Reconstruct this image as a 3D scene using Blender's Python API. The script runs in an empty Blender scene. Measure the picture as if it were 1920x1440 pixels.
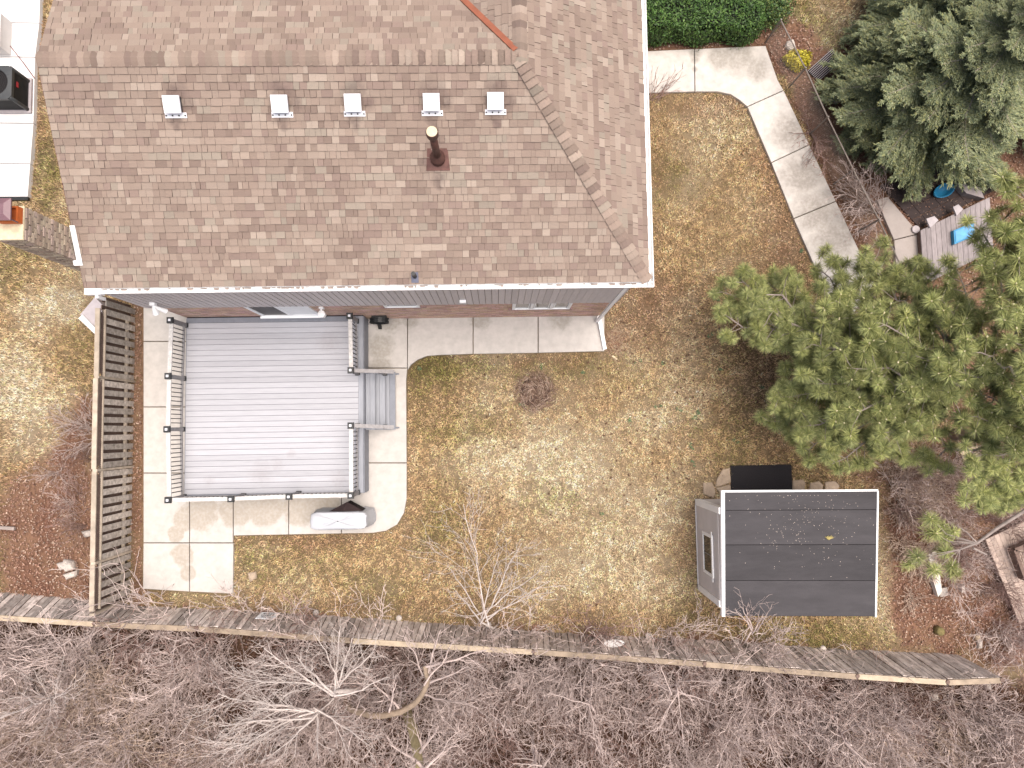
import bpy, math, random
import numpy as np
from mathutils import Vector, Matrix

# ------------------------------------------------------------------ camera, sky, sun, exposure
FOC, HCAM = 1335.0, 20.3                      # focal length in px of a 1920 px wide frame, flying height in metres
def _camera_rotation():
    d = np.array([933.0 - 960, -(803.0 - 720), -FOC]); d /= np.linalg.norm(d)
    t = np.array([0, 0, -1.0]); v = np.cross(d, t); c = d @ t
    K = np.array([[0, -v[2], v[1]], [v[2], 0, -v[0]], [-v[1], v[0], 0]])
    R = np.eye(3) + K + K @ K / (1 + c)
    a = math.radians(-0.873)
    return np.array([[math.cos(a), -math.sin(a), 0], [math.sin(a), math.cos(a), 0], [0, 0, 1]]) @ R
RC = _camera_rotation()
scene = bpy.context.scene
COL = scene.collection
cd = bpy.data.cameras.new("camera"); cam = bpy.data.objects.new("camera", cd); COL.objects.link(cam)
cd.sensor_width = 36; cd.lens = 36 * FOC / 1920; cd.clip_end = 1000
M4 = Matrix.Identity(4)
for i in range(3):
    for j in range(3): M4[i][j] = float(RC[i, j])
M4[2][3] = HCAM
cam.matrix_world = M4
scene.camera = cam

SUN_EL, SUN_AZ = math.radians(79), math.radians(80)     # azimuth from north (+y) towards east
world = bpy.data.worlds.new("World"); scene.world = world; world.use_nodes = True
wn = world.node_tree.nodes; bg = wn["Background"]
sky = wn.new("ShaderNodeTexSky"); sky.sky_type = 'NISHITA'; sky.sun_disc = False
sky.sun_elevation = SUN_EL; sky.sun_rotation = SUN_AZ
sky.air_density = 1.0; sky.dust_density = 6.0; sky.ozone_density = 0.3
world.node_tree.links.new(sky.outputs[0], bg.inputs[0]); bg.inputs[1].default_value = 0.05
sl = bpy.data.lights.new("sun", 'SUN'); so = bpy.data.objects.new("sun", sl); COL.objects.link(so)
sl.energy = 1.5; sl.angle = math.radians(58); sl.color = (1.0, 0.935, 0.87)
sd = Vector((math.sin(SUN_AZ) * math.cos(SUN_EL), math.cos(SUN_AZ) * math.cos(SUN_EL), math.sin(SUN_EL)))
so.rotation_euler = sd.to_track_quat('Z', 'Y').to_euler()
vs = scene.view_settings
vs.view_transform = 'Standard'; vs.look = 'None'; vs.gamma = 1; vs.use_curve_mapping = False
vs.exposure = 1.62
scene.cycles.max_bounces = 6

# ------------------------------------------------------------------ helpers
def A(px, py, z=0.0):                         # the place at height z that is seen at (px, py) of the photograph
    r = RC @ np.array([px - 960, 720 - py, -FOC]); s = (z - HCAM) / r[2]
    return Vector((r[0] * s, r[1] * s, z))
def proj(p):
    q = RC.T @ np.array([p[0], p[1], p[2] - HCAM]); return (960 + FOC * q[0] / -q[2], 720 - FOC * q[1] / -q[2])
def on_plane(px, py, p0, n):
    r = Vector(RC @ np.array([px - 960, 720 - py, -FOC])); o = Vector((0, 0, HCAM))
    return o + r * ((Vector(p0) - o).dot(n) / r.dot(n))

class MB:
    def __init__(s): s.v = []; s.f = []; s.c = []; s.m = []
    def quad(s, a, b, c, d, col=None, mi=0):
        i = len(s.v); s.v += [tuple(a), tuple(b), tuple(c), tuple(d)]; s.f.append((i, i+1, i+2, i+3)); s.c.append(col); s.m.append(mi)
    def tri(s, a, b, c, col=None, mi=0):
        i = len(s.v); s.v += [tuple(a), tuple(b), tuple(c)]; s.f.append((i, i+1, i+2)); s.c.append(col); s.m.append(mi)
    def hexa(s, p, col=None, mi=0, skip=(), edge=None):   # p: 4 bottom + 4 top corners, both counterclockwise seen from above
        i = len(s.v); s.v += [tuple(q) for q in p]
        for k, f in enumerate(((3,2,1,0),(4,5,6,7),(0,1,5,4),(1,2,6,5),(2,3,7,6),(3,0,4,7))):
            if k in skip: continue
            s.f.append(tuple(i + q for q in f)); s.c.append(edge if (edge and k > 1) else col); s.m.append(mi)
    def box(s, x0, x1, y0, y1, z0, z1, col=None, mi=0):
        s.hexa([(x0,y0,z0),(x1,y0,z0),(x1,y1,z0),(x0,y1,z0),(x0,y0,z1),(x1,y0,z1),(x1,y1,z1),(x0,y1,z1)], col, mi)
    def beam(s, a, b, w, h, col=None, mi=0, up=(0,0,1), w2=None, h2=None):   # a bar from a to b, w across, h along up
        a, b = Vector(a), Vector(b); d = (b - a).normalized(); u = Vector(up)
        sx = d.cross(u)
        if sx.length < 1e-4: sx = d.cross(Vector((0,1,0)))
        sx.normalize(); u = sx.cross(d).normalized()
        w2 = w if w2 is None else w2; h2 = h if h2 is None else h2
        P = []
        for (q, ww, hh) in ((a, w, h), (b, w2, h2)):
            P += [q - sx*ww/2 - u*hh/2, q + sx*ww/2 - u*hh/2, q + sx*ww/2 + u*hh/2, q - sx*ww/2 + u*hh/2]
        i = len(s.v); s.v += [tuple(q) for q in P]
        for f in ((0,1,2,3),(7,6,5,4),(4,5,1,0),(5,6,2,1),(6,7,3,2),(7,4,0,3)):
            s.f.append(tuple(i + q for q in f)); s.c.append(col); s.m.append(mi)
    def tube(s, pts, rad, n=6, cap=True, col=None, mi=0):
        pts = [Vector(p) for p in pts]; k = len(pts)
        if not hasattr(rad, '__len__'): rad = [rad] * k
        base = len(s.v)
        for i, p in enumerate(pts):
            d = (pts[min(i+1, k-1)] - pts[max(i-1, 0)]); d = d.normalized() if d.length > 1e-9 else Vector((0,0,1))
            x = d.cross(Vector((0.31, 0.17, 0.93)));
            if x.length < 1e-3: x = d.cross(Vector((1, 0, 0)))
            x.normalize(); y = d.cross(x)
            for j in range(n):
                a = 2 * math.pi * j / n; s.v.append(tuple(p + x * (rad[i] * math.cos(a)) + y * (rad[i] * math.sin(a))))
        for i in range(k - 1):
            for j in range(n):
                q = (j + 1) % n
                s.f.append((base+i*n+j, base+i*n+q, base+(i+1)*n+q, base+(i+1)*n+j)); s.c.append(col); s.m.append(mi)
        if cap and n > 2:
            s.f.append(tuple(base + (k-1)*n + j for j in range(n))); s.c.append(col); s.m.append(mi)
            s.f.append(tuple(base + n - 1 - j for j in range(n))); s.c.append(col); s.m.append(mi)
    def prism(s, poly, z0, z1, col=None, mi=0):   # poly counterclockwise xy
        ar = sum(poly[i][0]*poly[(i+1) % len(poly)][1] - poly[(i+1) % len(poly)][0]*poly[i][1] for i in range(len(poly)))
        if ar < 0: poly = poly[::-1]
        n = len(poly); i = len(s.v)
        s.v += [(p[0], p[1], z0) for p in poly] + [(p[0], p[1], z1) for p in poly]
        s.f.append(tuple(i + n + k for k in range(n))); s.c.append(col); s.m.append(mi)
        for k in range(n):
            q = (k + 1) % n; s.f.append((i+k, i+q, i+n+q, i+n+k)); s.c.append(col); s.m.append(mi)
    def mesh(s, name, mats, smooth=False):
        me = bpy.data.meshes.new(name); me.from_pydata(s.v, [], s.f)
        for m in (mats if isinstance(mats, (list, tuple)) else [mats]): me.materials.append(m)
        if any(s.m): me.polygons.foreach_set('material_index', s.m)
        if any(c is not None for c in s.c):
            at = me.attributes.new('tint', 'FLOAT_COLOR', 'FACE')
            at.data.foreach_set('color', [x for c in s.c for x in ((*c, 1.0) if c is not None else (1, 1, 1, 1))])
        if smooth: me.polygons.foreach_set('use_smooth', [True] * len(me.polygons))
        return me
    def build(s, name, mats, parent=None, smooth=False, bevel=0):
        o = link(name, s.mesh(name, mats, smooth), parent)
        if bevel:
            b = o.modifiers.new('bevel', 'BEVEL'); b.width = bevel; b.segments = 2; b.limit_method = 'ANGLE'
        return o
def link(name, data, parent=None):
    o = bpy.data.objects.new(name, data); COL.objects.link(o)
    if parent is not None:
        o.parent = parent; o.matrix_parent_inverse = Matrix.Translation(-parent.location) if parent.type == 'EMPTY' else Matrix.Identity(4)
    return o
def thing(name, label, cat, loc=(0,0,0), group=None):
    o = bpy.data.objects.new(name, None); COL.objects.link(o); o.location = loc; o.empty_display_size = .2
    return tag(o, label, cat, group)
def tag(o, label=None, cat=None, group=None, kind=None):
    if label: o['label'] = label
    if cat: o['category'] = cat
    if group: o['group'] = group
    if kind: o['kind'] = kind
    return o

def mat(name, col, var=0.15, scale=6.0, rough=0.85, bump=0.0, bscale=None, metal=0.0, rnd=0.0, tint=False, stretch=None, col2=None, spec=0.3, world_co=False, detail=5):
    m = bpy.data.materials.new(name); m.use_nodes = True; nt = m.node_tree; N = nt.nodes; L = nt.links
    b = N['Principled BSDF']; b.inputs['Roughness'].default_value = rough; b.inputs['Metallic'].default_value = metal
    b.inputs['Specular IOR Level'].default_value = spec
    if world_co: g = N.new('ShaderNodeNewGeometry'); co = g.outputs['Position']
    else: g = N.new('ShaderNodeTexCoord'); co = g.outputs['Object']
    if stretch:
        mp = N.new('ShaderNodeMapping'); mp.inputs['Scale'].default_value = stretch; L.new(co, mp.inputs['Vector']); co = mp.outputs[0]
    if rnd:
        oi = N.new('ShaderNodeObjectInfo'); ad = N.new('ShaderNodeVectorMath'); ad.operation = 'ADD'
        sc = N.new('ShaderNodeMath'); sc.operation = 'MULTIPLY'; sc.inputs[1].default_value = 37.0
        L.new(oi.outputs['Random'], sc.inputs[0]); L.new(co, ad.inputs[0]); L.new(sc.outputs[0], ad.inputs[1]); co = ad.outputs[0]
    no = N.new('ShaderNodeTexNoise'); no.inputs['Scale'].default_value = scale; no.inputs['Detail'].default_value = detail; no.inputs['Roughness'].default_value = .62
    L.new(co, no.inputs['Vector'])
    mr = N.new('ShaderNodeMapRange'); mr.inputs[1].default_value = .3; mr.inputs[2].default_value = .7; mr.clamp = True
    L.new(no.outputs['Fac'], mr.inputs[0])
    mx = N.new('ShaderNodeMix'); mx.data_type = 'RGBA'
    c1 = [c * (1 - var) for c in col]; c2 = [min(1, c * (1 + var)) for c in (col2 or col)]
    mx.inputs[6].default_value = (*c1, 1); mx.inputs[7].default_value = (*c2, 1); L.new(mr.outputs[0], mx.inputs[0])
    out = mx.outputs[2]
    def mul(o, q):
        x = N.new('ShaderNodeMix'); x.data_type = 'RGBA'; x.blend_type = 'MULTIPLY'; x.inputs[0].default_value = 1
        L.new(o, x.inputs[6]); L.new(q, x.inputs[7]); return x.outputs[2]
    if tint:
        a = N.new('ShaderNodeAttribute'); a.attribute_name = 'tint'; out = mul(out, a.outputs['Color'])
    if rnd:
        r2 = N.new('ShaderNodeMapRange'); r2.inputs[3].default_value = 1 - rnd; r2.inputs[4].default_value = 1 + rnd
        L.new(oi.outputs['Random'], r2.inputs[0]); out = mul(out, r2.outputs[0])
    L.new(out, b.inputs['Base Color'])
    if bump:
        n2 = N.new('ShaderNodeTexNoise'); n2.inputs['Scale'].default_value = bscale or scale * 4; n2.inputs['Detail'].default_value = 6; L.new(co, n2.inputs['Vector'])
        bp = N.new('ShaderNodeBump'); bp.inputs['Strength'].default_value = bump; bp.inputs['Distance'].default_value = .02
        L.new(n2.outputs['Fac'], bp.inputs['Height']); L.new(bp.outputs[0], b.inputs['Normal'])
    m['_out'] = 0
    return m

def add_stains(m, blobs, col, edge=0.25, amount=0.8, nscale=1.6, nz=0.6):   # damp or dirty marks with a shape of their own: blobs of (x, y, r) in metres
    nt = m.node_tree; N = nt.nodes; L = nt.links; b = N['Principled BSDF']
    src = b.inputs['Base Color'].links[0].from_socket
    g = N.new('ShaderNodeNewGeometry'); nn = N.new('ShaderNodeTexNoise'); nn.inputs['Scale'].default_value = nscale; nn.inputs['Detail'].default_value = 6; nn.inputs['Roughness'].default_value = .65
    L.new(g.outputs['Position'], nn.inputs['Vector'])
    acc = None
    for (x, y, r, *zz) in blobs:
        d = N.new('ShaderNodeVectorMath'); d.operation = 'DISTANCE'; d.inputs[1].default_value = (x, y, zz[0] if zz else 0.08); L.new(g.outputs['Position'], d.inputs[0])
        k = N.new('ShaderNodeMath'); k.operation = 'DIVIDE'; k.inputs[1].default_value = r; L.new(d.outputs['Value'], k.inputs[0])
        if acc is None: acc = k.outputs[0]
        else:
            q = N.new('ShaderNodeMath'); q.operation = 'MINIMUM'; L.new(acc, q.inputs[0]); L.new(k.outputs[0], q.inputs[1]); acc = q.outputs[0]
    ma = N.new('ShaderNodeMath'); ma.operation = 'MULTIPLY_ADD'; ma.inputs[1].default_value = nz; L.new(nn.outputs['Fac'], ma.inputs[0]); L.new(acc, ma.inputs[2])
    mr = N.new('ShaderNodeMapRange'); mr.inputs[1].default_value = 1 + nz/2 - edge/2; mr.inputs[2].default_value = 1 + nz/2 + edge/2; mr.inputs[3].default_value = amount; mr.inputs[4].default_value = 0
    L.new(ma.outputs[0], mr.inputs[0])
    n3 = N.new('ShaderNodeTexNoise'); n3.inputs['Scale'].default_value = 14; n3.inputs['Detail'].default_value = 5; L.new(g.outputs['Position'], n3.inputs['Vector'])
    r3 = N.new('ShaderNodeMapRange'); r3.inputs[1].default_value = .3; r3.inputs[2].default_value = .6; r3.inputs[3].default_value = .55; L.new(n3.outputs['Fac'], r3.inputs[0])
    mm = N.new('ShaderNodeMath'); mm.operation = 'MULTIPLY'; L.new(mr.outputs[0], mm.inputs[0]); L.new(r3.outputs[0], mm.inputs[1])
    x = N.new('ShaderNodeMix'); x.data_type = 'RGBA'; x.inputs[7].default_value = (*col, 1); L.new(mm.outputs[0], x.inputs[0]); L.new(src, x.inputs[6])
    L.new(x.outputs[2], b.inputs['Base Color'])

M = {}
M['shingle'] = mat('shingle', (1, 1, 1), .17, 90, .95, .5, 160, tint=True, world_co=True, spec=.15)
M['white'] = mat('white_trim', (.86, .86, .86), .05, 3, .5, spec=.4)
M['gutter'] = mat('gutter_white', (.80, .79, .78), .12, 9, .5, spec=.4, world_co=True)
M['siding'] = mat('siding_grey', (.56, .515, .51), .08, 4, .6, stretch=(6, 6, .6), rnd=.06, world_co=True)
M['brick'] = mat('brick', (.50, .34, .28), .25, 30, .9, .3, 60, tint=True, world_co=True)
M['mortar'] = mat('mortar', (.38, .33, .29), .1, 20, .95)
M['stonebrick'] = mat('chimney_brick', (1, 1, 1), .2, 30, .9, .5, 60, tint=True, world_co=True)
M['crown'] = mat('chimney_crown', (.62, .52, .36), .2, 8, .9, .3)
M['clay'] = mat('orange_clay', (.55, .13, .03), .15, 10, .6)
M['capmetal'] = mat('maroon_metal', (.16, .085, .10), .15, 6, .45, spec=.5)
M['flash'] = mat('flashing_white', (.78, .79, .79), .05, 4, .4, spec=.5)
M['rustvalley'] = mat('rust_metal', (.25, .085, .048), .15, 9, .6)
M['brownmetal'] = mat('brown_metal', (.075, .035, .028), .2, 8, .5, spec=.4)
M['brownflash'] = mat('brown_flashing', (.12, .055, .045), .3, 8, .6)
M['vent'] = mat('vent_plastic', (.72, .72, .76), .04, 4, .4, spec=.5)
M['black'] = mat('black_metal', (.016, .017, .018), .2, 8, .45, spec=.4)
M['rubber'] = mat('black_rubber', (.017, .015, .017), .5, 40, .9, .4)
M['concrete'] = mat('concrete', (.475, .445, .415), .10, 5, .9, .15, 60, rnd=.035, world_co=True)
M['conc_path'] = mat('concrete_path', (.50, .465, .43), .14, 4, .9, .15, 60, rnd=.03, world_co=True)
M['conc_white'] = mat('concrete_pale', (.70, .68, .67), .04, 3, .9, .1, 60, world_co=True)
M['deck'] = mat('deck_board', (.385, .385, .412), .07, 3, .6, .1, 40, stretch=(.7, 8, 1), rnd=.085, spec=.35)
M['deckdark'] = mat('deck_border', (.205, .215, .245), .10, 3, .6, stretch=(2, 2, 1), spec=.35)
M['tread'] = mat('tread', (.27, .28, .31), .12, 3, .6, stretch=(8, .8, 1), rnd=.08, spec=.35)
M['railwood'] = mat('painted_rail', (.52, .50, .48), .22, 14, .8, .2, world_co=True)
M['handrail'] = mat('grey_handrail', (.30, .285, .285), .22, 10, .8, .2)
M['postwood'] = mat('painted_post', (.23, .22, .22), .2, 10, .8, .2)
M['fence'] = mat('weathered_board', (.38, .31, .27), .36, 3.0, .9, .35, 20, stretch=(3, 3, .9), rnd=.42, col2=(.50, .44, .40))
M['fencew'] = mat('weathered_grey_board', (.40, .345, .295), .33, 3.0, .9, .35, 20, stretch=(.6, 3, 3), rnd=.3, col2=(.46, .41, .36))
M['fencepale'] = mat('bleached_board', (.36, .29, .25), .3, 3.0, .9, .35, 20, stretch=(3, 3, .9), rnd=.2, col2=(.44, .38, .34))
M['fencebeam'] = mat('weathered_beam', (.42, .35, .275), .25, 4, .9, .3, stretch=(1, 1, 1), rnd=.12)
M['fencedark'] = mat('dark_and_shaded_wood', (.16, .11, .09), .3, 20, .9)
M['shedroof'] = mat('shed_roof_felt', (.054, .050, .053), .15, 3, .85, .25, 60, stretch=(.4, 1.5, 1), rnd=.13, spec=.25)
M['shedwall'] = mat('shed_siding', (.55, .51, .495), .05, 3, .7, rnd=.03)
M['glass'] = mat('window_glass', (.05, .05, .045), .3, 2, .08, spec=.6)
M['darkglass'] = mat('door_glass', (.012, .010, .012), .1, 2, .35, spec=.15)
M['cover'] = mat('grill_cover', (.43, .44, .465), .05, 3, .55, .15, 14, spec=.4)
M['darkcover'] = mat('grill_cover_lining', (.035, .022, .022), .3, 6, .7)
M['stone'] = mat('pale_stone', (.45, .40, .36), .25, 7, .9, .6, 20, rnd=.15)
M['flag'] = mat('flagstone', (.36, .28, .21), .2, 6, .9, .5, 25, rnd=.12)
M['acgrey'] = mat('charcoal_casing', (.045, .048, .05), .1, 6, .5, spec=.4)
M['accopper'] = mat('condenser_fins', (.012, .009, .009), .3, 60, .6)
M['red'] = mat('red_badge', (.35, .03, .04), .1, 5, .5)
M['redcable'] = mat('red_cable', (.14, .04, .04), .1, 5, .6)
M['silver'] = mat('silver_metal', (.55, .56, .58), .2, 10, .35, metal=.8)
M['ubox'] = mat('utility_box', (.62, .59, .57), .05, 4, .6)
M['twig'] = mat('twig', (.50, .405, .37), .25, 6, .9, rnd=.16, spec=.2)
M['twigpale'] = mat('pale_bark', (.53, .465, .43), .2, 6, .9, rnd=.1, spec=.2)
M['twigdark'] = mat('dark_twig', (.27, .18, .155), .3, 6, .9, rnd=.2, spec=.2)
M['twigtan'] = mat('tan_twig', (.46, .355, .285), .3, 6, .9, rnd=.2, spec=.2)
M['tanbark'] = mat('tan_bark', (.27, .205, .15), .25, 6, .95, .6, 20)
M['trunk'] = mat('mossy_bark', (.33, .27, .15), .3, 6, .95, .6, 20)
M['bark'] = mat('grey_bark', (.30, .25, .225), .25, 7, .95, .5, 25)
M['needle'] = mat('pine_needle', (1.42, 1.36, 1.05), .15, 3, .6, tint=True, rnd=.36, spec=.3)
M['bud'] = mat('pine_bud', (.62, .56, .36), .1, 5, .7)
M['cone'] = mat('pine_cone', (.10, .055, .035), .3, 20, .9)
M['spruce'] = mat('spruce_needle', (1.28, 1.22, 1.10), .15, 3, .65, tint=True, rnd=.18, spec=.3)
M['leaf'] = mat('hedge_leaf', (1, 1, 1), .1, 3, .55, tint=True, spec=.35)
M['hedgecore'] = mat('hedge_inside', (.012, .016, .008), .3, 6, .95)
M['yellowleaf'] = mat('yellow_leaf', (1, 1, 1), .1, 3, .6, tint=True)
M['blade'] = mat('grass_blade', (1, 1, 1), .05, 3, .8, tint=True, spec=.15)
M['litter'] = mat('dead_leaf', (1, 1, 1), .1, 3, .9, tint=True, spec=.12)
M['wire'] = mat('chain_link_wire', (.20, .17, .15), .2, 10, .6)
M['plankpale'] = mat('pale_plank', (.55, .44, .30), .2, 5, .85, stretch=(1, 6, 1), rnd=.15)
M['neighdeck'] = mat('grey_deck_board', (.27, .235, .235), .2, 4, .8, stretch=(5, 1, 1), rnd=.12)
M['neighwood'] = mat('tan_deck_board', (.42, .33, .28), .2, 4, .85, stretch=(5, 1, 1), rnd=.16)
M['darkpaver'] = mat('dark_paver', (.055, .040, .038), .2, 8, .9, rnd=.12)
M['palepaver'] = mat('pale_paver', (.42, .38, .39), .1, 8, .85)
M['blue'] = mat('blue_plastic', (.03, .22, .40), .2, 4, .4)
M['bluelight'] = mat('light_blue_lid', (.09, .29, .55), .25, 3, .4)
M['tank'] = mat('beige_slab', (.36, .315, .29), .08, 4, .85, .1)
M['paper'] = mat('sign_white', (.72, .73, .75), .04, 4, .6)
M['ink'] = mat('sign_print', (.07, .07, .08), .1, 4, .7)
M['tarp'] = mat('orange_tan', (.40, .19, .09), .2, 5, .8)

# ------------------------------------------------------------------ ground, zones measured on the photograph
Rr = random.Random(11); NP = np.random.default_rng(5)
def inpoly(px, py, poly):
    r = np.zeros(px.shape, bool); n = len(poly); j = n - 1
    for i in range(n):
        xi, yi = poly[i]; xj, yj = poly[j]
        c = ((yi > py) != (yj > py)) & (px < (xj - xi) * (py - yi) / ((yj - yi) or 1e-9) + xi); r ^= c; j = i
    return r
def vproj(x, y, z=0.0):
    q = np.stack([x, y, np.full_like(x, z - HCAM)], -1) @ RC
    return 960 + FOC * q[..., 0] / -q[..., 2], 720 - FOC * q[..., 1] / -q[..., 2]
def vnoise(x, y, s, seed):
    g = np.random.default_rng(seed).random((64, 64)); u = x / s + 1000; v = y / s + 1000
    i = np.floor(u).astype(int); j = np.floor(v).astype(int); fu = u - i; fv = v - j
    fu = fu*fu*(3-2*fu); fv = fv*fv*(3-2*fv); i %= 64; j %= 64; i2 = (i+1) % 64; j2 = (j+1) % 64
    return (g[i, j]*(1-fu) + g[i2, j]*fu)*(1-fv) + (g[i, j2]*(1-fu) + g[i2, j2]*fu)*fv
def blob(px, py, L):
    r = np.zeros(px.shape)
    for (x, y, a, b, k) in L: r += k * np.exp(-(((px - x) / a) ** 2 + ((py - y) / b) ** 2))
    return r
PALE = [(1040,870,110,70,1.0),(1180,960,120,90,.6),(1100,1050,110,60,.55),(100,575,60,40,1.15),(45,760,60,55,1.1),(60,850,60,35,.6),(20,690,60,60,.7),(1280,760,60,60,.5),
        (1230,700,90,90,.35),(900,770,60,40,.35),(1320,250,60,70,.45),(1300,330,40,60,.3),(1560,40,50,40,.6),(1660,1080,20,90,.8),(900,850,80,40,.45),(1180,1110,90,40,.35),(150,520,40,30,.4)]
GREEN = [(880,690,110,28,.9),(800,700,40,30,.9),(1060,690,80,22,.6),(560,1070,90,40,.7),(700,1110,60,40,.6),(1500,1195,140,22,.8),(470,1060,40,40,.5),(1030,940,60,22,.7),(880,800,60,40,.55),(1360,880,60,40,.5),
         (90,330,20,80,1.0),(60,460,80,30,.7),(130,650,40,60,.5),(1560,80,70,60,.55),(1250,330,30,60,.5),(1280,1100,50,80,.5),(940,1040,40,60,.4),(1120,640,60,30,.5),(1300,800,50,30,.4),(800,1000,50,50,.4),(1490,30,40,40,.8),(20,520,40,40,.5)]
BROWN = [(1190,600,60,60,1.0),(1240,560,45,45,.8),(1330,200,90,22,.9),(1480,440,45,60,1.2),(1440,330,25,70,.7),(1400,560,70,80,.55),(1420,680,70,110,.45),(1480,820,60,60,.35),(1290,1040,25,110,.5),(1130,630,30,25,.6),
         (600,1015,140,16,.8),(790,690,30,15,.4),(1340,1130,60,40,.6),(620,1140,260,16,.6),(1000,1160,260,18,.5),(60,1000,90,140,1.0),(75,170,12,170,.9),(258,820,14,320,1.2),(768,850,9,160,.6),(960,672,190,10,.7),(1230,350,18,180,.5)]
LEFTBED = [(0,900),(60,900),(110,850),(120,790),(150,745),(178,740),(200,1150),(0,1135)]
SOUTH = [(-400,1125),(170,1130),(660,1163),(1000,1184),(1400,1205),(1560,1216),(1800,1240),(1935,1290),(2400,1300),(2400,1900),(-400,1900)]
EASTBED = [(1590,880),(1660,860),(1800,800),(2200,760),(2200,1300),(1800,1235),(1690,1215),(1668,1160),(1665,1000),(1655,910)]
MULCH = [(1440,60),(1480,30),(1560,90),(1700,330),(1650,480),(1600,480),(1440,90)]
NEIGH = [(1560,110),(1700,60),(2200,-100),(2200,900),(1700,760),(1600,470)]
HEDGEBED = [(1208,60),(1435,55),(1440,92),(1210,100)]
def soft(px, py, poly, w):
    a = np.zeros(px.shape)
    for dx, dy in ((0,0),(w,0),(-w,0),(0,w),(0,-w),(w*.7,w*.7),(-w*.7,w*.7),(w*.7,-w*.7),(-w*.7,-w*.7)): a += inpoly(px + dx, py + dy, poly)
    return a / 9
def zones(x, y):
    px, py = vproj(x, y)
    wx = px + 26 * (vnoise(x, y, .5, 1) - .5) + 20 * (vnoise(x, y, .19, 2) - .5); wy = py + 26 * (vnoise(x, y, .5, 3) - .5) + 20 * (vnoise(x, y, .19, 4) - .5)
    pale = blob(wx, wy, PALE) + .5 * (vnoise(x, y, 1.1, 5) - .42) + .35 * (vnoise(x, y, .3, 6) - .5)
    green = blob(wx, wy, GREEN) + .7 * (vnoise(x, y, 1.4, 7) - .55) + .4 * (vnoise(x, y, .25, 8) - .5)
    brown = blob(wx, wy, BROWN) + .5 * (vnoise(x, y, .8, 9) - .5)
    lit = np.maximum.reduce([soft(wx, wy, LEFTBED, 14), soft(px, wy, SOUTH, 5), soft(wx, wy, EASTBED, 12), soft(wx, wy, MULCH, 4), soft(wx, wy, NEIGH, 4), soft(px, py, HEDGEBED, 2)])
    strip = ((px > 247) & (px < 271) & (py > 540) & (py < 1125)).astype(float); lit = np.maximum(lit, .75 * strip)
    pale = np.clip(pale, 0, 1.2); green = np.clip(green, 0, 1); brown = np.clip(brown, 0, 1); lit = np.clip(lit, 0, 1)
    c = np.array([.395, .285, .165])[None] * np.ones(x.shape + (1,))
    def lerp(c, col, k): k = k[..., None]; return c * (1 - k) + np.array(col) * k
    c = lerp(c, (.30, .185, .11), np.clip(brown * .8, 0, .85)); c = lerp(c, (.185, .150, .060), green * .75); c = lerp(c, (.60, .495, .35), np.clip(pale, 0, 1) * .85)
    lc = lerp(np.array([.17, .085, .058]) * np.ones(x.shape + (1,)), (.25, .15, .095), vnoise(x, y, .6, 12))
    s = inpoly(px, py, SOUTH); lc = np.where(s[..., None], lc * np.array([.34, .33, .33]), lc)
    c = lerp(c, [0, 0, 0], lit) + lc * lit[..., None]
    return c, lit, pale, green, brown, px, py

xs = np.concatenate([[-300, -120, -50, -25], np.arange(-17.5, 18.51, .125), [26, 50, 120, 300]]); ys = np.concatenate([[-300, -120, -50, -22], np.arange(-13, 16.01, .125), [25, 50, 120, 300]])
X, Y = np.meshgrid(xs, ys); nx, ny = len(xs), len(ys)
Z = .05 * (vnoise(X, Y, 1.7, 21) - .5) + .025 * (vnoise(X, Y, .4, 22) - .5) - .01
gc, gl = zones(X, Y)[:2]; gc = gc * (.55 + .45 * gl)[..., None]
idx = (np.arange(ny - 1)[:, None] * nx + np.arange(nx - 1)[None]).ravel()
gf = np.stack([idx, idx + 1, idx + nx + 1, idx + nx], 1)
def np_mesh(name, v, f, mats, tint=None, per='POINT'):
    me = bpy.data.meshes.new(name); n, k = f.shape
    me.vertices.add(len(v)); me.vertices.foreach_set('co', np.ascontiguousarray(v, np.float32).ravel())
    me.loops.add(n * k); me.loops.foreach_set('vertex_index', np.ascontiguousarray(f, np.int32).ravel())
    me.polygons.add(n); me.polygons.foreach_set('loop_start', np.arange(0, n * k, k, dtype=np.int32)); me.polygons.foreach_set('loop_total', np.full(n, k, np.int32))
    for m in (mats if isinstance(mats, list) else [mats]): me.materials.append(m)
    if tint is not None:
        a = me.attributes.new('tint', 'FLOAT_COLOR', per); a.data.foreach_set('color', np.concatenate([tint, np.ones((len(tint), 1))], 1).astype(np.float32).ravel())
    me.update(calc_edges=True); return me
M['ground'] = mat('soil_and_thatch', (1, 1, 1), .42, 11, .95, .8, 40, tint=True, world_co=True, spec=.1, detail=9)
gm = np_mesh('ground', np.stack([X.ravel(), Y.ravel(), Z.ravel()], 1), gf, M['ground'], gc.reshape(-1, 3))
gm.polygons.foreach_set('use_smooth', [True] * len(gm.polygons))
tag(link('ground', gm), 'brown and straw coloured yard ground', kind='structure')

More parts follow.
